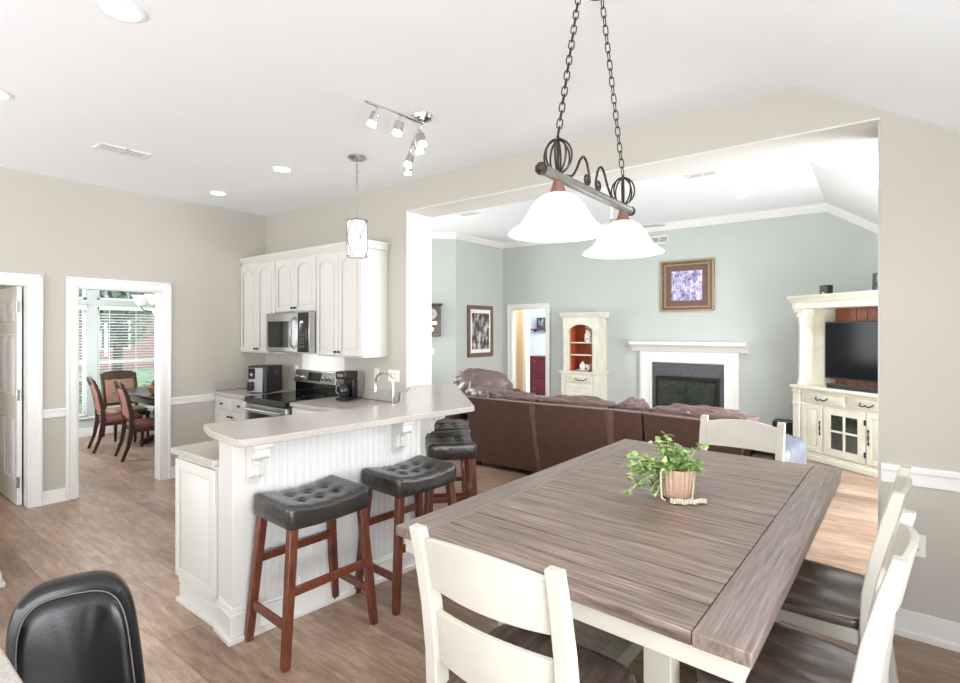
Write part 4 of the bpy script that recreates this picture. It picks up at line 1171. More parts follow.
# right arm
a, b, d, n_ = secs[3]
q = b + d * .10 + n_ * .45
mt = Matrix.Translation((q.x, q.y, 0)) @ Matrix.Rotation(math.atan2(d.y, d.x), 4, 'Z')
MB().box(-.09, .09, -.42, .50, .05, .56, mt).build('arm', M['brownleather'], t, bevel=.05, seg=4)
armq = q.copy(); armd = d.copy()
pillow('arm_pad', Vector((q.x, q.y, .57)), .11, .46, .07, math.atan2(d.y, d.x), 61, ns=.1)
# left return with raised cushions
a, b, d, n_ = secs[0]
pillow('side_back_cushion', Vector((-4.17 + 2.4, .5, .79)), .30, .36, .27, R(-15), 71, ns=.14)
pillow('side_back_cushion', Vector((-4.80 + 2.4, 1.2, .76)), .30, .36, .26, R(20), 72, ns=.14)
q = a - d * .18 + n_ * .9
MB().box(q.x - .32, q.x + .42, q.y - .55, q.y + 1.1, .06, .36).build('side_seat_base', M['brownleather'], t, bevel=.03)
MB().box(q.x - .52, q.x - .34, q.y - .60, q.y + 1.1, .06, .72).build('side_back_panel', M['brownback'], t, bevel=.04, seg=3)
pillow('side_seat_cushion', Vector((q.x + .10, q.y + .15, .43)), .30, .85, .10, 0, 77, ns=.05)
pillow('corner_cushion', Vector((a.x + .12, a.y + .30, .84)), .30, .20, .10, R(-20), 81, ns=.15)
mb = MB()
for p in (pts[0], pts[1], pts[2], pts[4]): x, y = sx(p); mb.box(x - .03, x + .03, y + .22, y + .28, 0, .06)
mb.build('foot', M['blackplastic'], t)
am = Matrix.Translation((armq.x - 2.4, armq.y + 5.0, 0)) @ Matrix.Rotation(math.atan2(armd.y, armd.x), 4, 'Z')
def drape(u, v):
    a = u * PI; y = -.47 + .75 * v; w = .012 * NZ.noise(Vector((u * 5, v * 7, 2))) + .010 * math.sin(v * 19 + u * 3)
    if u < .25: x, z_ = -.128, .40 + .18 * (u / .25)
    elif u > .62: x, z_ = .128, .58 - .46 * (u - .62) / .38
    else:
        b = PI * (1 - (u - .25) / .37); x, z_ = .128 * math.cos(b), .58 + .085 * math.sin(b)
    return tuple(am @ Vector((x + w * (1 if u > .5 else -1) + (.012 if u > .5 else -.012), y, z_ + (.012 if .25 < u < .62 else 0) + w * .3)))
o = MB().grid(drape, 40, 30).build('arm_sheen_cover', M['greyblue'], smooth=80, solid=.008)  # added cover, carries the arm's bluish reflection in its colour
tag(o, 'grey-blue cover added over the right sofa arm, coloured as its bluish window reflection', 'cover')

# fireplace
t = thing('fireplace', 'white mantel fireplace with grey slate surround and glass doors on the far wall', 'fireplace', (-2.43, YF, 0))
mb = MB().box(-.755, -.552, -.07, -.001, 0, 1.089).box(.552, .755, -.07, -.001, 0, 1.089).box(-.756, .756, -.0705, -.001, 1.0895, 1.268)
mb.box(-.73, -.70, -.082, -.069, .13, 1.24).box(.70, .73, -.082, -.069, .13, 1.24).box(-.583, -.558, -.082, -.069, .125, 1.10).box(.558, .583, -.082, -.069, .125, 1.10).box(-.584, .584, -.0825, -.069, 1.101, 1.13)
mb.box(-.775, -.53, -.09, -.07, 0, .12).box(.53, .775, -.09, -.07, 0, .12)
mb.build('surround', M['trim'], t, bevel=.004)
MB().prism([(-.001, 1.27), (-.09, 1.27), (-.10, 1.29), (-.15, 1.345), (-.20, 1.375), (-.23, 1.38), (-.23, 1.43), (-.001, 1.43)], -.88, .88, 'x').build('mantel_shelf', M['trim'], t, bevel=.003)
MB().box(-.55, .55, -.045, -.001, .875, 1.088).box(-.55, -.49, -.045, -.001, 0, .874).box(.49, .55, -.045, -.001, 0, .874).build('slate_surround', M['slate'], t, bevel=.002)
fb = MB().box(-.488, .488, -.012, -.001, .0, .873).build('firebox', M['firebox'], t)
mb = MB()
for q in ((-.488, .488, .825, .874), (-.488, -.445, .06, .825), (.445, .488, .06, .825), (-.006, .006, .06, .825), (-.488, .488, .0, .06)): mb.box(q[0], q[1], -.06, -.045, q[2], q[3])
mb.build('door_frame', M['blackplastic'], t, bevel=.002)
MB().box(-.446, .446, -.052, -.050, .06, .826).build('glass_doors', M['cabglass'], t)
mb = MB().cyl((-.25, -.025, .15), (.25, -.03, .17), .0105).cyl((-.2, -.03, .22), (.22, -.026, .30), .01).cyl((-.1, -.03, .32), (.13, -.028, .24), .01)
for i in range(7): mb.cyl((-.28 + i * .09, -.03, .07), (-.28 + i * .09, -.03, .14), .006, n=8)
mb.build('gas_logs', M['log'], t)

# framed pictures
def framed(name, label, loc, rz, w, h, fw, outer, inner, matw, matm, art, gold=None):
    t = thing(name, label, 'picture', loc, rz)
    mb = MB()
    for q in ((-w / 2, w / 2, -h / 2, -h / 2 + fw), (-w / 2, w / 2, h / 2 - fw, h / 2), (-w / 2, -w / 2 + fw, -h / 2 + fw, h / 2 - fw), (w / 2 - fw, w / 2, -h / 2 + fw, h / 2 - fw)): mb.box(q[0], q[1], -.03, -.002, q[2], q[3])
    mb.build('frame', outer, t, bevel=.006)
    if gold:
        for m_, g, th, z_ in gold:
            mb = MB()
            for q in ((-w / 2 + m_, w / 2 - m_, -h / 2 + m_, -h / 2 + m_ + g), (-w / 2 + m_, w / 2 - m_, h / 2 - m_ - g, h / 2 - m_), (-w / 2 + m_, -w / 2 + m_ + g, -h / 2 + m_, h / 2 - m_), (w / 2 - m_ - g, w / 2 - m_, -h / 2 + m_, h / 2 - m_)): mb.box(q[0], q[1], -.03 - th, -.012, q[2], q[3])
            mb.build('gilt_moulding', z_, t, bevel=.003)
    MB().box(-w / 2 + fw - .005, w / 2 - fw + .005, -.016, -.010, -h / 2 + fw - .005, h / 2 - fw + .005).build('mat_board', matm, t)
    mx, mz = matw if isinstance(matw, tuple) else (matw, matw)
    MB().box(-w / 2 + fw + mx, w / 2 - fw - mx, -.018, -.0155, -h / 2 + fw + mz, h / 2 - fw - mz).build('print', art, t)
    return t
framed('framed_picture', 'gold and brown framed picture with a lilac print above the mantel', (-2.44, YF, 2.325), 0, .82, .82, .075, M['frame_brown'], None, (.10, .10), M['matbrown'], M['crowd'], [(0, .022, .006, M['gold']), (.065, .016, .002, M['gold'])])
framed('framed_picture', 'brown framed grey print with white mat on the left green wall', (-6.03, 7.855, 1.595), R(90), .78, .97, .075, M['frame_brown'], None, (.05, .07), M['matwhite'], M['scene'])

# wall clock
t = thing('wall_clock', 'dark wooden pendulum wall clock on the angled green wall, half behind the pillar', 'clock', (-6.345 + nv.x * .0, 6.835, 1.50), math.atan2(nv.x, -nv.y))
MB().box(-.17, .17, -.10, -.002, 0, .55).build('case', M['darkwood'], t, bevel=.005)
MB().box(-.20, .20, -.12, -.002, .55, .585).build('cornice', M['darkwood'], t, bevel=.006)
MB().cyl((0, -.100, .40), (0, -.106, .40), .10, n=32).build('dial', M['clockface'], t)
MB().box(-.004, .004, -.109, -.106, .40, .465).box(-.004, .05, -.109, -.106, .396, .404).build('hands', M['blackplastic'], t)
MB().box(-.10, .10, -.104, -.1, .21, .27).build('nameplate', M['brass'], t)
MB().cyl((0, -.101, .13), (0, -.107, .13), .045, n=24).build('pendulum', M['brass'], t)

# hutch
t = thing('china_hutch', 'narrow cream painted hutch with arched niche and orange-brown lining by the far door', 'hutch', (-4.08, YF - .005, 0))
def hb(x0, x1, y0, y1, z0, z1): return (x0, x1, -y0, -y1, z0, z1)
HD = .40
mb = MB().box(-.395, .30, -HD, 0, .08, .86)
mb.build('lower_body', M['furn'], t, bevel=.004)
MB().box(-.41, .315, -HD - .015, 0, 0, .08).build('plinth', M['furn'], t, bevel=.006)
MB().box(-.425, .335, -HD - .03, 0, .862, .90).build('waist_moulding', M['furn'], t, bevel=.008, seg=3)
drawer(t, -.30, .20, .70, .835, -HD, M['furn'], knob=False)
MB().tube([(-.10, -HD - .022, .785), (-.085, -HD - .045, .765), (-.05, -HD - .05, .748), (0, -HD - .045, .758)] + [(.05, -HD - .05, .748), (.085, -HD - .045, .765), (.10, -HD - .022, .785)], .007, 8).build('drawer_pull', M['bronze'], t)
cab_door(t, -.30, .20, .12, .67, -HD, M['furn'], knob=(.17, .42))
for x0, x1 in ((-.39, -.31), (.22, .295)): MB().box(x0, x1, -HD - .008, -HD + .004, .10, .85).build('lower_pilaster', M['furn'], t, bevel=.004)
mb = MB().box(-.385, -.27, -HD + .05, -.005, .90, 1.83).box(.17, .285, -HD + .05, -.005, .90, 1.83)
n_ = 16; top = [(-.27, 1.58)] + [(-.05 - .22 * math.cos(PI * i / n_), 1.58 + .13 * math.sin(PI * i / n_)) for i in range(1, n_)] + [(.17, 1.58), (.17, 1.83), (-.27, 1.83)]
mb.prism(top, -HD + .05, -HD + .075, 'y').box(-.27, .17, -HD + .075, -.005, 1.72, 1.83)
mb.build('upper_body', M['furn'], t, bevel=.003)
for x0, x1 in ((-.365, -.295), (.195, .265)):
    mb = MB().box(x0, x1, -HD + .035, -HD + .05, .95, 1.56).box(x0 - .01, x1 + .01, -HD + .03, -HD + .05, .90, .95).box(x0 - .012, x1 + .012, -HD + .025, -HD + .05, 1.56, 1.66)
    mb.build('pilaster', M['furn'], t, bevel=.006)
MB().prism([(-.005, 1.83), (-HD + .05, 1.83), (-HD + .04, 1.85), (-HD, 1.89), (-HD - .01, 1.925), (-.005, 1.925)], -.43, .335, 'x').build('cornice', M['furn'], t, bevel=.004)
MB().box(-.27, .17, -.02, -.008, .90, 1.72).box(-.269, -.262, -.30, -.02, .90, 1.72).box(.162, .169, -.30, -.02, .90, 1.72).build('lining', M['hutchwood'], t)
for z_ in (1.17, 1.385): MB().box(-.26, .16, -HD + .08, -.02, z_, z_ + .02).build('shelf', M['furn'], t, bevel=.002)
hx0, hy0 = t.location.x, t.location.y
t2 = thing('flower_vase', 'white patterned vase with a red flower on the top hutch shelf', 'vase', (hx0 + .05, hy0 - .22, 1.4055))
t2.scale = (1.15, 1.15, 1.15)
MB().lathe([(.04, 0), (.065, .03), (.07, .09), (.05, .14), (.045, .16), (.055, .175)], n=20).build('vase', M['porcelain'], t2)
mb = MB()
for i in range(9): a = i * .7; mb.ball((.03 * math.cos(a), .03 * math.sin(a), .19 + .012 * (i % 3)), .022, n=6)
mb.build('flowers', M['porcelain'], t2)
MB().ball((-.01, -.045, .20), .02, n=6).ball((.03, -.05, .185), .014, n=6).build('red_bloom', M['redflower'], t2)
mb = MB()
for i in range(8): a = i * .8; mb.ball((.066 * math.cos(a), .066 * math.sin(a), .05 + .03 * (i % 2)), .011, n=5)
mb.build('painted_pattern', M['slate'], t2)
t2 = thing('tea_set', 'white porcelain figurine tea set on the bottom hutch shelf', 'tea set', (hx0 - .04, hy0 - .23, .901))
t2.scale = (1.2, 1.2, 1.4)
MB().lathe([(.05, 0), (.10, .012), (.11, .018)], n=24).build('saucer', M['porcelain'], t2)
MB().lathe([(.03, .02), (.05, .05), (.04, .085), (.02, .10), (.008, .12)], (-.02, 0, 0), 20).build('teapot', M['porcelain'], t2)
MB().lathe([(.02, .02), (.038, .05), (.042, .08)], (.07, .01, 0), 18).build('cup', M['porcelain'], t2)

# entertainment unit in the corner, facing the camera side
EA = math.atan2(-.6013, .7990)
t = thing('entertainment_center', 'large cream entertainment unit with fluted columns set across the far right corner', 'tv cabinet', (-.90, 7.80, 0), EA)
EW = 1.95; ED = .50
F = M['furn']
MB().box(.03, EW - .03, .03, ED, .09, .875).build('base_body', F, t, bevel=.003)
mb = MB().box(0, EW, 0, ED, 0, .065).box(.012, EW - .012, .012, ED, .065, .095); mb.build('plinth', F, t, bevel=.008, seg=3)
MB().box(-.02, EW + .02, -.025, ED, .877, .917).build('counter_slab', F, t, bevel=.01, seg=3)
for x0 in (.005, EW - .105):
    p = MB().box(x0, x0 + .10, .005, .03, .095, .876); p.box(x0 - .008, x0 + .108, -.006, .03, .10, .20).box(x0 - .006, x0 + .106, -.004, .03, .66, .70).box(x0 - .006, x0 + .106, -.004, .03, .82, .86)
    p.build('lower_pilaster', F, t, bevel=.006)
for a, b in ((.13, .705), (.735, 1.215), (1.245, 1.82)):
    d = drawer(t, a, b, .715, .835, .03, F, knob=False); c = (a + b) / 2
    MB().tube([(c - .075, .012, .79), (c - .07, -.012, .775), (c - .045, -.02, .758), (c - .015, -.016, .765), (c, -.012, .775), (c + .015, -.016, .765), (c + .045, -.02, .758), (c + .07, -.012, .775), (c + .075, .012, .79)], .007, 8).build('drawer_pull', M['bronze'], d)
def pull(par, x, z_, y=.01):
    MB().cyl((x, y - .004, z_ - .07), (x, y - .004, z_ + .07), .005, n=8).ball((x, y - .006, z_), .010, .008, .03, n=6).ball((x, y - .004, z_ - .07), .012, .006, .02, n=6).ball((x, y - .004, z_ + .07), .012, .006, .02, n=6).build('door_pull', M['bronze'], par)
d = cab_door(t, .13, .41, .115, .69, .03, F); pull(d, .392, .42)
d = cab_door(t, 1.54, 1.82, .115, .69, .03, F); pull(d, 1.56, .42)
d = cab_door(t, 1.245, 1.535, .115, .69, .03, F)
def glassdoor(a, b):
    st = .085; z0, z1 = .115, .69
    mb = MB()
    for q in ((a, a + st, z0, z1), (b - st, b, z0, z1), (a + st, b - st, z0, z0 + st), (a + st, b - st, z1 - st, z1), ((a + b) / 2 - .012, (a + b) / 2 + .012, z0 + st, z1 - st), (a + st, b - st, (z0 + z1) / 2 - .0, (z0 + z1) / 2 + .024)): mb.box(q[0], q[1], .008, .029, q[2], q[3])
    d = mb.build('glass_door', F, t, bevel=.003)
    MB().box(a + st, b - st, .017, .02, z0 + st, z1 - st).build('pane', M['cabglass'], d)
    MB().box(a + st, b - st, .026, .0295, z0 + st, z1 - st).build('dark_interior', M['slate'], d)
    MB().box(b - .01, b + .01, .002, .01, .19, .25).box(b - .01, b + .01, .002, .01, .55, .61).build('hinge', M['bronze'], d)
    return d
glassdoor(.445, .955); d = cab_door(t, .97, 1.235, .115, .69, .03, F); pull(d, .995, .42)
# upper: columns, side panels, back, header
def column(x):
    mb = MB(); n_ = 40
    def rg(r, z_, fl): return [(x + (r - (.006 if (fl and i % 4 < 2) else 0)) * math.cos(2 * PI * i / n_), .075 + (r - (.006 if (fl and i % 4 < 2) else 0)) * math.sin(2 * PI * i / n_), z_) for i in range(n_)]
    rings = [rg(.062, .918, 0), rg(.062, .94, 0), rg(.052, .955, 0), rg(.058, .975, 0), rg(.048, .99, 0), rg(.048, 1.0, 1), rg(.044, 1.70, 1), rg(.044, 1.71, 0), rg(.052, 1.72, 0), rg(.046, 1.735, 0), rg(.056, 1.80, 0), rg(.066, 1.845, 0)]
    mb.loft(rings)
    for i in range(8):
        a = 2 * PI * i / 8; mb.ball((x + .054 * math.cos(a), .075 + .054 * math.sin(a), 1.80), .018, .018, .032, n=6)
    mb.box(x - .07, x + .07, .005, .145, 1.845, 1.885)
    return mb.build('column', F, t, smooth=40)
column(.09); column(EW - .09)
MB().box(.04, .06, .15, ED, .918, 1.885).box(.06, .205, .30, ED, .918, 1.885).build('side_panel', F, t)
MB().box(EW - .06, EW - .04, .15, ED, .918, 1.885).box(EW - .205, EW - .06, .30, ED, .918, 1.885).build('side_panel', F, t)
mb = MB()
for i in range(11): a = .21 + i * (EW - .42) / 11; mb.box(a + .002, a + (EW - .42) / 11 - .002, ED - .03, ED - .012, .918, 1.885)
mb.box(.21, EW - .21, ED - .012, ED - .004, .918, 1.885)
mb.build('back_boards', M['redwood'], t, bevel=.003)
mb = MB().box(-.0, EW, .0, ED, 1.886, 1.96)
mb.prism([(ED, 1.96), (-.005, 1.96), (-.015, 1.98), (-.05, 2.02), (-.055, 2.05), (ED, 2.05)], -.03, EW + .03, 'x')
mb.box(.05, .15, -.012, .0, 1.885, 1.96)
mb.build('header', F, t, bevel=.004)
em = Matrix.Translation((-.90, 7.80, 0)) @ Matrix.Rotation(EA, 4, 'Z')
def on_unit(x, y, z_): return tuple(em @ Vector((x, y, z_)))
t = thing('television', 'large black flat-screen television standing in the cream entertainment unit', 'television', on_unit(.97, .225, .918), EA)
MB().box(-.68, .68, -.02, .02, .10, .80).build('housing', M['blackplastic'], t, bevel=.006)
MB().box(-.665, .665, -.0225, -.02, .12, .785).build('screen', M['tvscreen'], t)
MB().box(-.22, .22, -.06, .06, 0.001, .015).box(-.05, .05, .0, .02, .015, .12).build('stand', M['blackplastic'], t, bevel=.004)
t = thing('soundbar', 'long black soundbar lying in front of the television', 'speaker', on_unit(1.0, .07, .918), EA)
MB().box(-.55, .55, -.035, .035, 0.001, .055).build('body', M['darkgrey'], t, bevel=.01, seg=3)
MB().box(-.53, .53, -.037, -.034, .012, .045).build('grille', M['blackplastic'], t)
t = thing('satellite_speaker', 'small dark speaker standing left on top of the entertainment unit', 'speaker', on_unit(.40, .10, 2.051), EA)
MB().box(-.055, .055, -.045, .045, 0, .115).build('cabinet', M['blackplastic'], t, bevel=.006)
MB().box(-.045, .045, -.048, -.044, .012, .103).build('grille', M['darkgrey'], t)
MB().box(-.02, .02, -.0495, -.047, .012, .022).build('badge', M['nickel'], t)
t = thing('photo_frame', 'dark photo frame at the right on top of the entertainment unit', 'picture frame', on_unit(1.06, .12, 2.051), EA)
mb = MB()
for q in ((-.10, .10, 0, .025), (-.10, .10, .175, .20), (-.10, -.075, .025, .175), (.075, .10, .025, .175)): mb.box(q[0], q[1], -.01, .012, q[2], q[3])
mb.build('frame', M['darkgrey'], t, bevel=.003)
MB().box(-.076, .076, -.002, .01, .024, .176).build('photo', M['scene'], t)
MB().bar((0, .012, .12), (0, .08, .002), .03, .006).build('easel', M['darkgrey'], t)
t = thing('subwoofer', 'black box speaker on the floor left of the entertainment unit', 'speaker', (-1.04, 8.18, 0), 0)
MB().box(-.12, .12, -.15, .15, .012, .38).build('cabinet', M['blackplastic'], t, bevel=.008)
MB().cyl((0, -.15, .2), (0, -.156, .2), .09, n=28).build('cone', M['darkgrey'], t)
MB().box(-.1, -.07, -.12, -.09, 0, .012).box(.07, .1, -.12, -.09, 0, .012).box(-.1, -.07, .09, .12, 0, .012).box(.07, .1, .09, .12, 0, .012).build('feet', M['darkgrey'], t)

# ceiling fan behind the pendant
t = thing('ceiling_fan', 'pale ceiling fan with pull chain, mostly hidden behind the pendant shades', 'ceiling fan', (-2.72, 6.3, ZL))
MB().lathe([(.07, -.001), (.07, -.03), (.02, -.06)], n=24).build('canopy', M['trim'], t)
MB().cyl((0, 0, -.06), (0, 0, -.36), .012, n=12).build('downrod', M['trim'], t)
MB().lathe([(.04, -.36), (.10, -.38), (.12, -.43), (.10, -.48), (.05, -.50)], n=28).build('motor', M['trim'], t)
for k in range(5):
    a = R(72 * k + 10); mt = Matrix.Rotation(a, 4, 'Z') @ Matrix.Rotation(R(9), 4, 'X')
    bl = MB().prism(roundrect(.20, .66, -.065, .065, .05), -.452, -.444, 'z', Matrix.Rotation(a, 4, 'Z')).build('blade', M['clockface'], t)
    MB().box(.09, .24, -.02, .02, -.443, -.437, Matrix.Rotation(a, 4, 'Z')).build('blade_arm', M['nickel'], bl)
MB().lathe([(.05, -.50), (.085, -.53), (.09, -.56), (.06, -.60), (.0, -.615)], n=24).build('light_bowl', M['shade'], t)
MB().cyl((.05, .0, -.50), (.05, .0, -.80), .0015, n=6).ball((.05, 0, -.81), .016, n=8).build('pull_chain', M['bronze'], t)

# bedroom beyond the far door
t = thing('dresser', 'dark red wood dresser seen through the far doorway', 'dresser', (-6.72, 11.4, 0))
MB().box(-.32, .55, -.25, .25, .05, .93).build('body', M['mahog'], t, bevel=.006)
MB().box(-.34, .57, -.27, .27, .93, .965).build('top', M['mahog'], t, bevel=.006)
for i in range(5):
    d = MB().box(-.30, .53, -.268, -.251, .07 + i * .17, .225 + i * .17).build('drawer', M['mahog'], t, bevel=.005)
    MB().ball((-.10, -.278, .15 + i * .17), .014, n=6).ball((.33, -.278, .15 + i * .17), .014, n=6).build('knobs', M['brass'], d)
MB().box(-.3, -.24, -.22, -.16, 0, .05).box(.46, .52, -.22, -.16, 0, .05).box(-.3, -.24, .16, .22, 0, .05).box(.46, .52, .16, .22, 0, .05).build('feet', M['mahog'], t)
t = thing('candlestick', 'thin dark candlestick on the red dresser', 'candlestick', (-6.62, 11.35, .966))
MB().lathe([(.04, 0), (.04, .01), (.008, .02), (.008, .25), (.014, .26), (.014, .42), (.004, .43)], n=14).build('stick', M['blackplastic'], t)
t = thing('wall_shelf', 'small dark red wall shelf in the room beyond the far door', 'shelf', (-7.24, 12.2, 1.62))
MB().box(-.28, .25, -.14, -.001, 0, .03).box(-.2, -.17, -.10, -.001, -.06, 0).box(.14, .17, -.10, -.001, -.06, 0).build('board', M['mahog'], t, bevel=.003)
t = thing('photo_frame', 'small framed photo standing on the dark red wall shelf beyond the far door', 'picture frame', (-7.22, 12.1, 1.651))
MB().box(-.13, .13, -.012, .012, 0, .30).build('frame', M['darkgrey'], t, bevel=.004)
MB().box(-.09, .09, -.0145, -.012, .04, .26).build('photo', M['scene'], t)
t = thing('photo_frame', 'tiny framed picture hung at the right in the room beyond the far door', 'picture frame', (-6.55, 12.2, 2.05))
MB().box(-.10, .10, -.015, -.001, -.12, .12).build('frame', M['darkgrey'], t, bevel=.004)
MB().box(-.06, .06, -.018, -.015, -.08, .08).build('photo', M['scene'], t)

# ------------------------------------------------------------------ dining room beyond the left doorway
t = thing('formal_dining_table', 'glossy dark wood dining table in the room beyond the left doorway', 'table', (-7.7, 3.2, 0))
MB().prism(roundrect(-1.1, 1.1, -.5, .5, .12), .725, .765).build('tabletop', M['darkwood'], t, bevel=.008)
MB().box(-.95, .95, -.42, .42, .63, .724).build('apron', M['darkwood'], t, bevel=.004)
for x in (-.6, .6):
    MB().lathe([(.14, .06), (.09, .10), (.06, .2), (.10, .35), (.11, .45), (.07, .55), (.09, .63)], (x, 0, 0), 20).build('pedestal', M['darkwood'], t)
    MB().prism([(-.30, 0), (-.22, 0), (0, .05), (.22, 0), (.30, 0), (.28, .05), (0, .14), (-.28, .05)], -.04, .04, 'x').build('pedestal_foot', M['darkwood'], t, loc=(x, 0, 0))
MB().box(-.6, .6, -.03, .03, .16, .22).build('stretcher', M['darkwood'], t)

def formal_chair(label, loc, rz, m):
    t = thing('upholstered_chair', label, 'chair', loc, rz, 'upholstered chairs at the dark dining table')
    MB().box(-.235, .235, -.22, .25, .37, .43).build('seat_frame', M['darkwood'], t, bevel=.008)
    MB().ball((0, .015, .445), .232, .232, .05, n=12, e=.6, e2=.35).build('seat_cushion', m, t)
    for s_ in (-1, 1):
        MB().post([(s_ * .21, .22, 0, .03, .03), (s_ * .21, .225, .2, .036, .036), (s_ * .205, .225, .38, .05, .05)], .04, .04).build('front_leg', M['darkwood'], t, bevel=.004)
        MB().post([(s_ * .20, -.32, 0, .034, .036), (s_ * .205, -.255, .2, .036, .042), (s_ * .21, -.22, .42, .042, .055), (s_ * .212, -.225, .62, .045, .052), (s_ * .215, -.27, .86, .045, .042), (s_ * .215, -.33, 1.03, .045, .04)], .04, .04).build('back_post', M['darkwood'], t, bevel=.006)
    rings = []
    for i in range(11):
        u = -1 + i / 5; x = u * .20; c = 1 - u * u
        rings.append([(x, -.29, .93), (x, -.262, .93), (x, -.325, 1.045 + .025 * c), (x, -.35, 1.045 + .025 * c)])
    MB().loft(rings).build('crest_rail', M['darkwood'], t, bevel=.006)
    MB().loft([[(x, y - .018, z_) for x in (-.19, .19) for y in ()] or [(-.19, y - .02, z_), (.19, y - .02, z_), (.19, y + .022, z_), (-.19, y + .022, z_)] for (y, z_) in ((-.226, .56), (-.238, .72), (-.268, .86), (-.29, .935))]).build('back_panel', m, t, bevel=.01)
    MB().box(-.19, .19, -.24, -.205, .51, .555).build('lower_rail', M['darkwood'], t, bevel=.004)
    return t
c = formal_chair('rust-backed dark wood chair, right of two at the near side of the dark table', (-7.52, 2.74, 0), R(-8), M['redfab'])
c.scale = (1, 1, .93)
copy_tree(c, label='rust-backed dark wood chair, left of two at the near side of the dark table', loc=(-8.33, 2.68, 0), rz=R(-8))
formal_chair('dark wood chair with tan back at the window end of the dark table', (-9.0, 2.98, 0), R(-90), M['tanfab']).scale = (1, 1, .93)
t = thing('centerpiece_basket', 'woven brown basket centrepiece on the dark dining table', 'basket', (-7.6, 2.92, .766))
MB().lathe([(.10, 0), (.14, .03), (.16, .10), (.15, .11), (.13, .05)], n=24).build('basket', M['basket'], t)
mb = MB(); random.seed(5)
for i in range(26): a = random.uniform(0, 6.28); r = random.uniform(0, .10); mb.ball((r * math.cos(a), r * math.sin(a), .10 + random.uniform(0, .07)), .035, n=5)
mb.build('dried_flowers', M['redfab'], t)

t = thing('chandelier', 'bronze chandelier with white bell shades in the room beyond the left doorway', 'chandelier', (-7.55, 3.0, 1.82))
MB().cyl((0, 0, .15), (0, 0, 1.04), .008, n=8).lathe([(.0, -.10), (.02, -.08), (.035, -.02), (.02, .05), (.03, .10), (.012, .16)], n=16).lathe([(.06, 1.0), (.06, 1.038)], n=20).build('stem', M['bronze'], t)
bowl = MB().lathe([(.01, -.09), (.10, -.06), (.17, .0), (.20, .06), (.195, .065), (.16, .01), (.09, -.045), (.01, -.075)], n=32, closed_ends=False).build('bowl_shade', M['shade'], t)
for k in range(5):
    a = R(72 * k + 20); c_, s_ = math.cos(a), math.sin(a)
    P = [(.02 * c_, .02 * s_, .10), (.12 * c_, .12 * s_, .10), (.22 * c_, .22 * s_, .04), (.30 * c_, .30 * s_, .06), (.33 * c_, .33 * s_, .12)]
    ar = MB().tube(P, .008, 8).build('arm', M['bronze'], t)
    MB().lathe([(.02, .12), (.05, .14), (.065, .19), (.085, .235), (.105, .25), (.10, .252), (.06, .2), (.045, .15)], (.33 * c_, .33 * s_, 0), 24, False).build('bell_shade', M['shade'], ar)

def blind(label, y0, y1, zt, zb):
    t = thing('window_blind', label, 'blind', (-9.53, (y0 + y1) / 2, zb), 0)
    h = (y1 - y0) / 2
    MB().box(-.025, .03, -h, h, zt - zb - .055, zt - zb).build('headrail', M['blind'], t, bevel=.003)
    MB().box(-.022, .022, -h, h, 0, .022).build('bottom_rail', M['blind'], t, bevel=.003)
    mb = MB(); n_ = int((zt - zb - .09) / .044)
    for i in range(n_):
        z_ = .045 + i * .044
        mb.prism([(-.023, z_ - .006), (0, z_ + .001), (.023, z_ + .006), (.023, z_ + .008), (0, z_ + .0035), (-.023, z_ - .004)], -h + .005, h - .005, 'y')
    o = mb.build('slats', M['blind'], t)
    mb = MB()
    for y in (-h + .12, 0, h - .12): mb.box(.023, .0245, y - .004, y + .004, .02, zt - zb - .05)
    mb.build('ladder_tape', M['blind'], t)
blind('white venetian blind on the narrow left window of the room beyond', 1.78, 2.63, 1.985, .32)
blind('white venetian blind on the wide window of the room beyond', 2.80, 3.77, 1.985, .32)

# outside the dining room window
o = MB().box(-60, -9.8, -25, 35, -.35, -.15).build('lawn', M['lawn']); tag(o, 'green lawn outside the window', 'grass'); o['kind'] = 'structure'
def tree(label, x, y, h, r, seed):
    random.seed(seed)
    t = thing('tree', label, 'tree', (x, y, -.15), 0, 'trees outside the window')
    tr = MB().cyl((0, 0, 0), (.05, .05, h * .7), .12, .06, 10)
    for i in range(4): a = i * 1.6; tr.cyl((.02, .02, h * (.35 + .08 * i)), (math.cos(a) * r * .6, math.sin(a) * r * .6, h * (.6 + .08 * i)), .05, .02, 8)
    tr.build('trunk', M['bark'], t)
    mb = MB()
    for i in range(900):
        u = random.uniform(-1, 1); a = random.uniform(0, 2 * PI); k = random.uniform(.45, 1) ; q = math.sqrt(1 - u * u)
        c = (q * math.cos(a) * r * k, q * math.sin(a) * r * k, h * .68 + u * h * .36 * k)
        leaf_geo(mb, c, (random.uniform(-1, 1), random.uniform(-1, 1), random.uniform(-1, 1)), (0, .2, 1), random.uniform(.14, .26), random.uniform(.1, .18))
    mb.build('crown', M['treeleaf'], t)
tree('leafy tree outside the wide window, in the middle of the view', -14.5, 4.6, 4.2, 1.5, 1)
tree('leafy tree outside, left of the middle one', -19, 3.6, 6.0, 2.6, 2)
tree('taller leafy tree outside, right and farther off', -22, 8.4, 7.5, 3.0, 3)
random.seed(9)
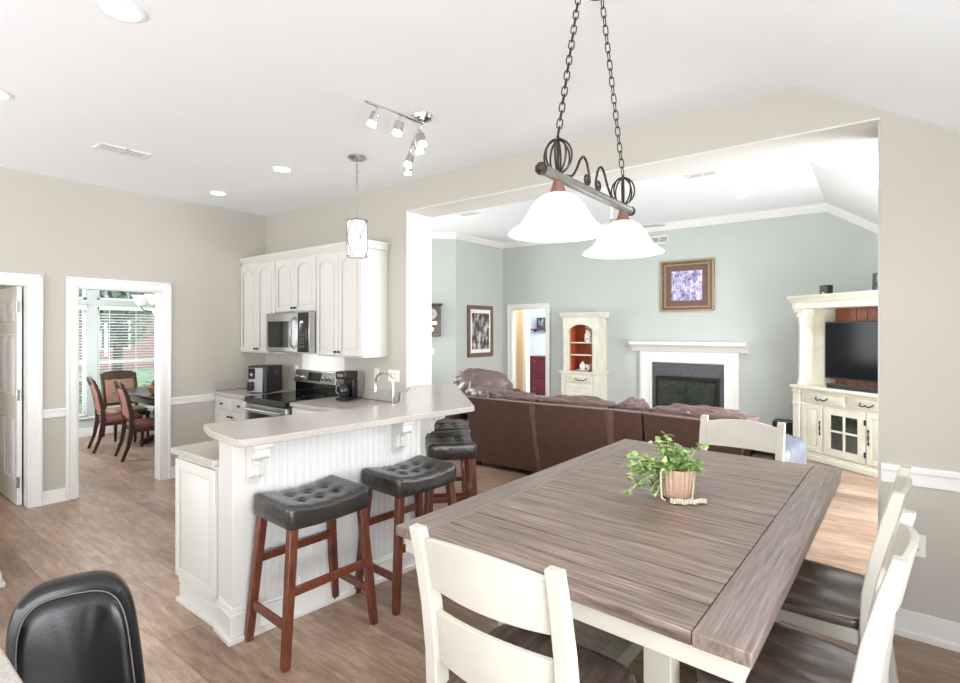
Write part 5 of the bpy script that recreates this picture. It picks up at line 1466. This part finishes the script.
for i, (x, y, lb) in enumerate(((-11.6, 3.0, 'low green shrub outside the wide window, left one'), (-11.5, 4.5, 'low green shrub outside the wide window, right one'))):
    mb = MB()
    for k in range(700):
        u = random.uniform(-.2, 1); a = random.uniform(0, 2 * PI); q = math.sqrt(max(0, 1 - u * u)); kk = random.uniform(.6, 1)
        leaf_geo(mb, (q * math.cos(a) * .6 * kk, q * math.sin(a) * .6 * kk, .15 + u * .75 * kk), (random.uniform(-1, 1), random.uniform(-1, 1), random.uniform(-.5, 1)), (0, .2, 1), .12, .07)
    o = mb.build('shrub', M['leaf'], loc=(x, y, -.15)); tag(o, lb, 'shrub', 'shrubs outside the window')
t = thing('neighbour_house', 'pale brick house with grey roof outside the window', 'house', (-30, 12.5, -.15))
MB().box(-3, 3, -6, 6, 0, 2.9).build('wall', M['brick'], t)
MB().prism([(-3.6, 2.9), (3.6, 2.9), (0, 5.2)], -6.5, 6.5, 'y').build('roof', M['roof'], t)
for y in (-4, -1, 3):
    w = MB().box(3.0, 3.06, y - .6, y + .6, .9, 2.2).build('window', M['trim'], t)
    MB().box(3.06, 3.07, y - .5, y + .5, 1.0, 2.1).build('pane', M['blackglass'], w)

# ------------------------------------------------------------------ foreground left: desk, office chair, cabinet end
t = thing('desk', 'desk with beige stone top cut by the bottom left picture corner', 'desk', (-2.1, -.05, 0))
MB().prism(roundrect(-.75, .62, -.42, .385, .03), .715, .75).build('desktop', M['stone'], t, bevel=.006)
for sx_ in (-.72, .34):
    MB().box(sx_, sx_ + .26, -.38, -.02, 0, .714).build('pedestal', M['cab'], t, bevel=.004)
MB().box(-.46, .34, -.38, -.36, .3, .714).build('modesty_panel', M['cab'], t)

t = thing('office_chair', 'black leather office chair with its rounded backrest at the lower left', 'chair', (-1.855, .465, 0))
OC = t
def sup(k, e=.48, n_=56):
    return [(math.copysign(abs(math.cos(2 * PI * i / n_)) ** e, math.cos(2 * PI * i / n_)) * k, math.copysign(abs(math.sin(2 * PI * i / n_)) ** e, math.sin(2 * PI * i / n_)) * k) for i in range(n_)]
t.rotation_euler = (0, 0, R(-112))
# local: +y is the facing direction of the chair; backrest at y about -.22
bw_, bh_, bz = .17, .26, .542
def bring(k, y, wv=0):
    R_ = []
    for a, b in sup(1):
        z_ = bz + b * bh_ * k; x = a * bw_ * k * (1.01 - .06 * b) + .02 * b * k
        R_.append((x, y + (.0032 * math.sin(x * 95 + z_ * 14) * max(0, 1 - abs(k - .55) / .3) if y > -.2 else 0) + .05 * (a * k) ** 2 - .10 * (z_ - bz), z_))
    return R_
MB().loft([bring(.02, -.305), bring(.90, -.30), bring(.98, -.285), bring(1.0, -.26), bring(1.0, -.235), bring(.97, -.219), bring(.90, -.214), bring(.6, -.216), bring(.3, -.216), bring(.02, -.216)]).build('back_shell', M['blackleather'], t, smooth=60)
pad = MB().loft([bring(.84, -.216), bring(.825, -.204), bring(.77, -.194), bring(.68, -.190), bring(.55, -.187), bring(.4, -.185), bring(.25, -.184), bring(.02, -.183)]).build('back_pad', M['blackleather'], t, smooth=60)
MB().tube(bring(.845, -.209), .0022, 8, closed=True).build('welt_piping', M['welt'], t)
MB().tube([(bw_ * .80 * u, -.186 + .05 * (u * .8) ** 2 - .1 * (.43 - .03 * (1 - u * u) - bz), .43 - .03 * (1 - u * u)) for u in [-1 + i / 8 for i in range(17)]], .0022, 8).build('lumbar_seam', M['welt'], pad)
MB().ball((0, .06, .40), .225, .24, .055, n=14, e=.5, e2=.45).build('seat', M['blackleather'], t, smooth=80)
MB().bar((0, -.24, .36), (0, -.255, .46), .06, .02).box(-.03, .03, -.25, .0, .325, .344).build('back_bracket', M['blackplastic'], t)
MB().cyl((0, .04, .10), (0, .04, .344), .028).build('gas_lift', M['darkgrey'], t)
for k in range(5):
    a = R(72 * k + 18); lg = MB().bar((0, .04, .10), (.29 * math.cos(a), .04 + .29 * math.sin(a), .075), .045, .03, .03, .022).build('base_leg', M['blackplastic'], t, bevel=.004)
    MB().cyl((.29 * math.cos(a) - .02 * math.sin(a), .04 + .29 * math.sin(a) + .02 * math.cos(a), .028), (.29 * math.cos(a) + .02 * math.sin(a), .04 + .29 * math.sin(a) - .02 * math.cos(a), .028), .028, n=16).build('caster', M['darkgrey'], lg)

t = thing('built_in_cabinet', 'white cabinet corner with stepped plinth at the left picture edge', 'cabinet', (-4.75, .40, 0))
MB().box(-.5, .30, -.5, .30, .11, .90).build('body', M['cab'], t, bevel=.004)
MB().box(-.5, .385, -.5, .385, 0, .03).box(-.5, .37, -.5, .37, .03, .09).box(-.5, .33, -.5, .33, .09, .115).build('plinth', M['cab'], t, bevel=.005)
MB().box(-.5, .34, -.5, .34, .90, .94).build('top', M['stone'], t, bevel=.004)

t = thing('closet_pole', 'dark upright pole with an orange band in the gap behind the open closet door', 'pole', (-6.75, 1.26, 0))
MB().cyl((0, 0, .25), (0, 0, 1.55), .012, n=10).build('handle', M['slotdark'], t)
MB().cyl((0, 0, 1.35), (0, 0, 1.55), .016, n=10).build('grip', M['orange'], t)
MB().prism([(-.03, 0), (.03, 0), (.018, .25), (-.018, .25)], -.025, .025, 'y').build('base', M['slotdark'], t)
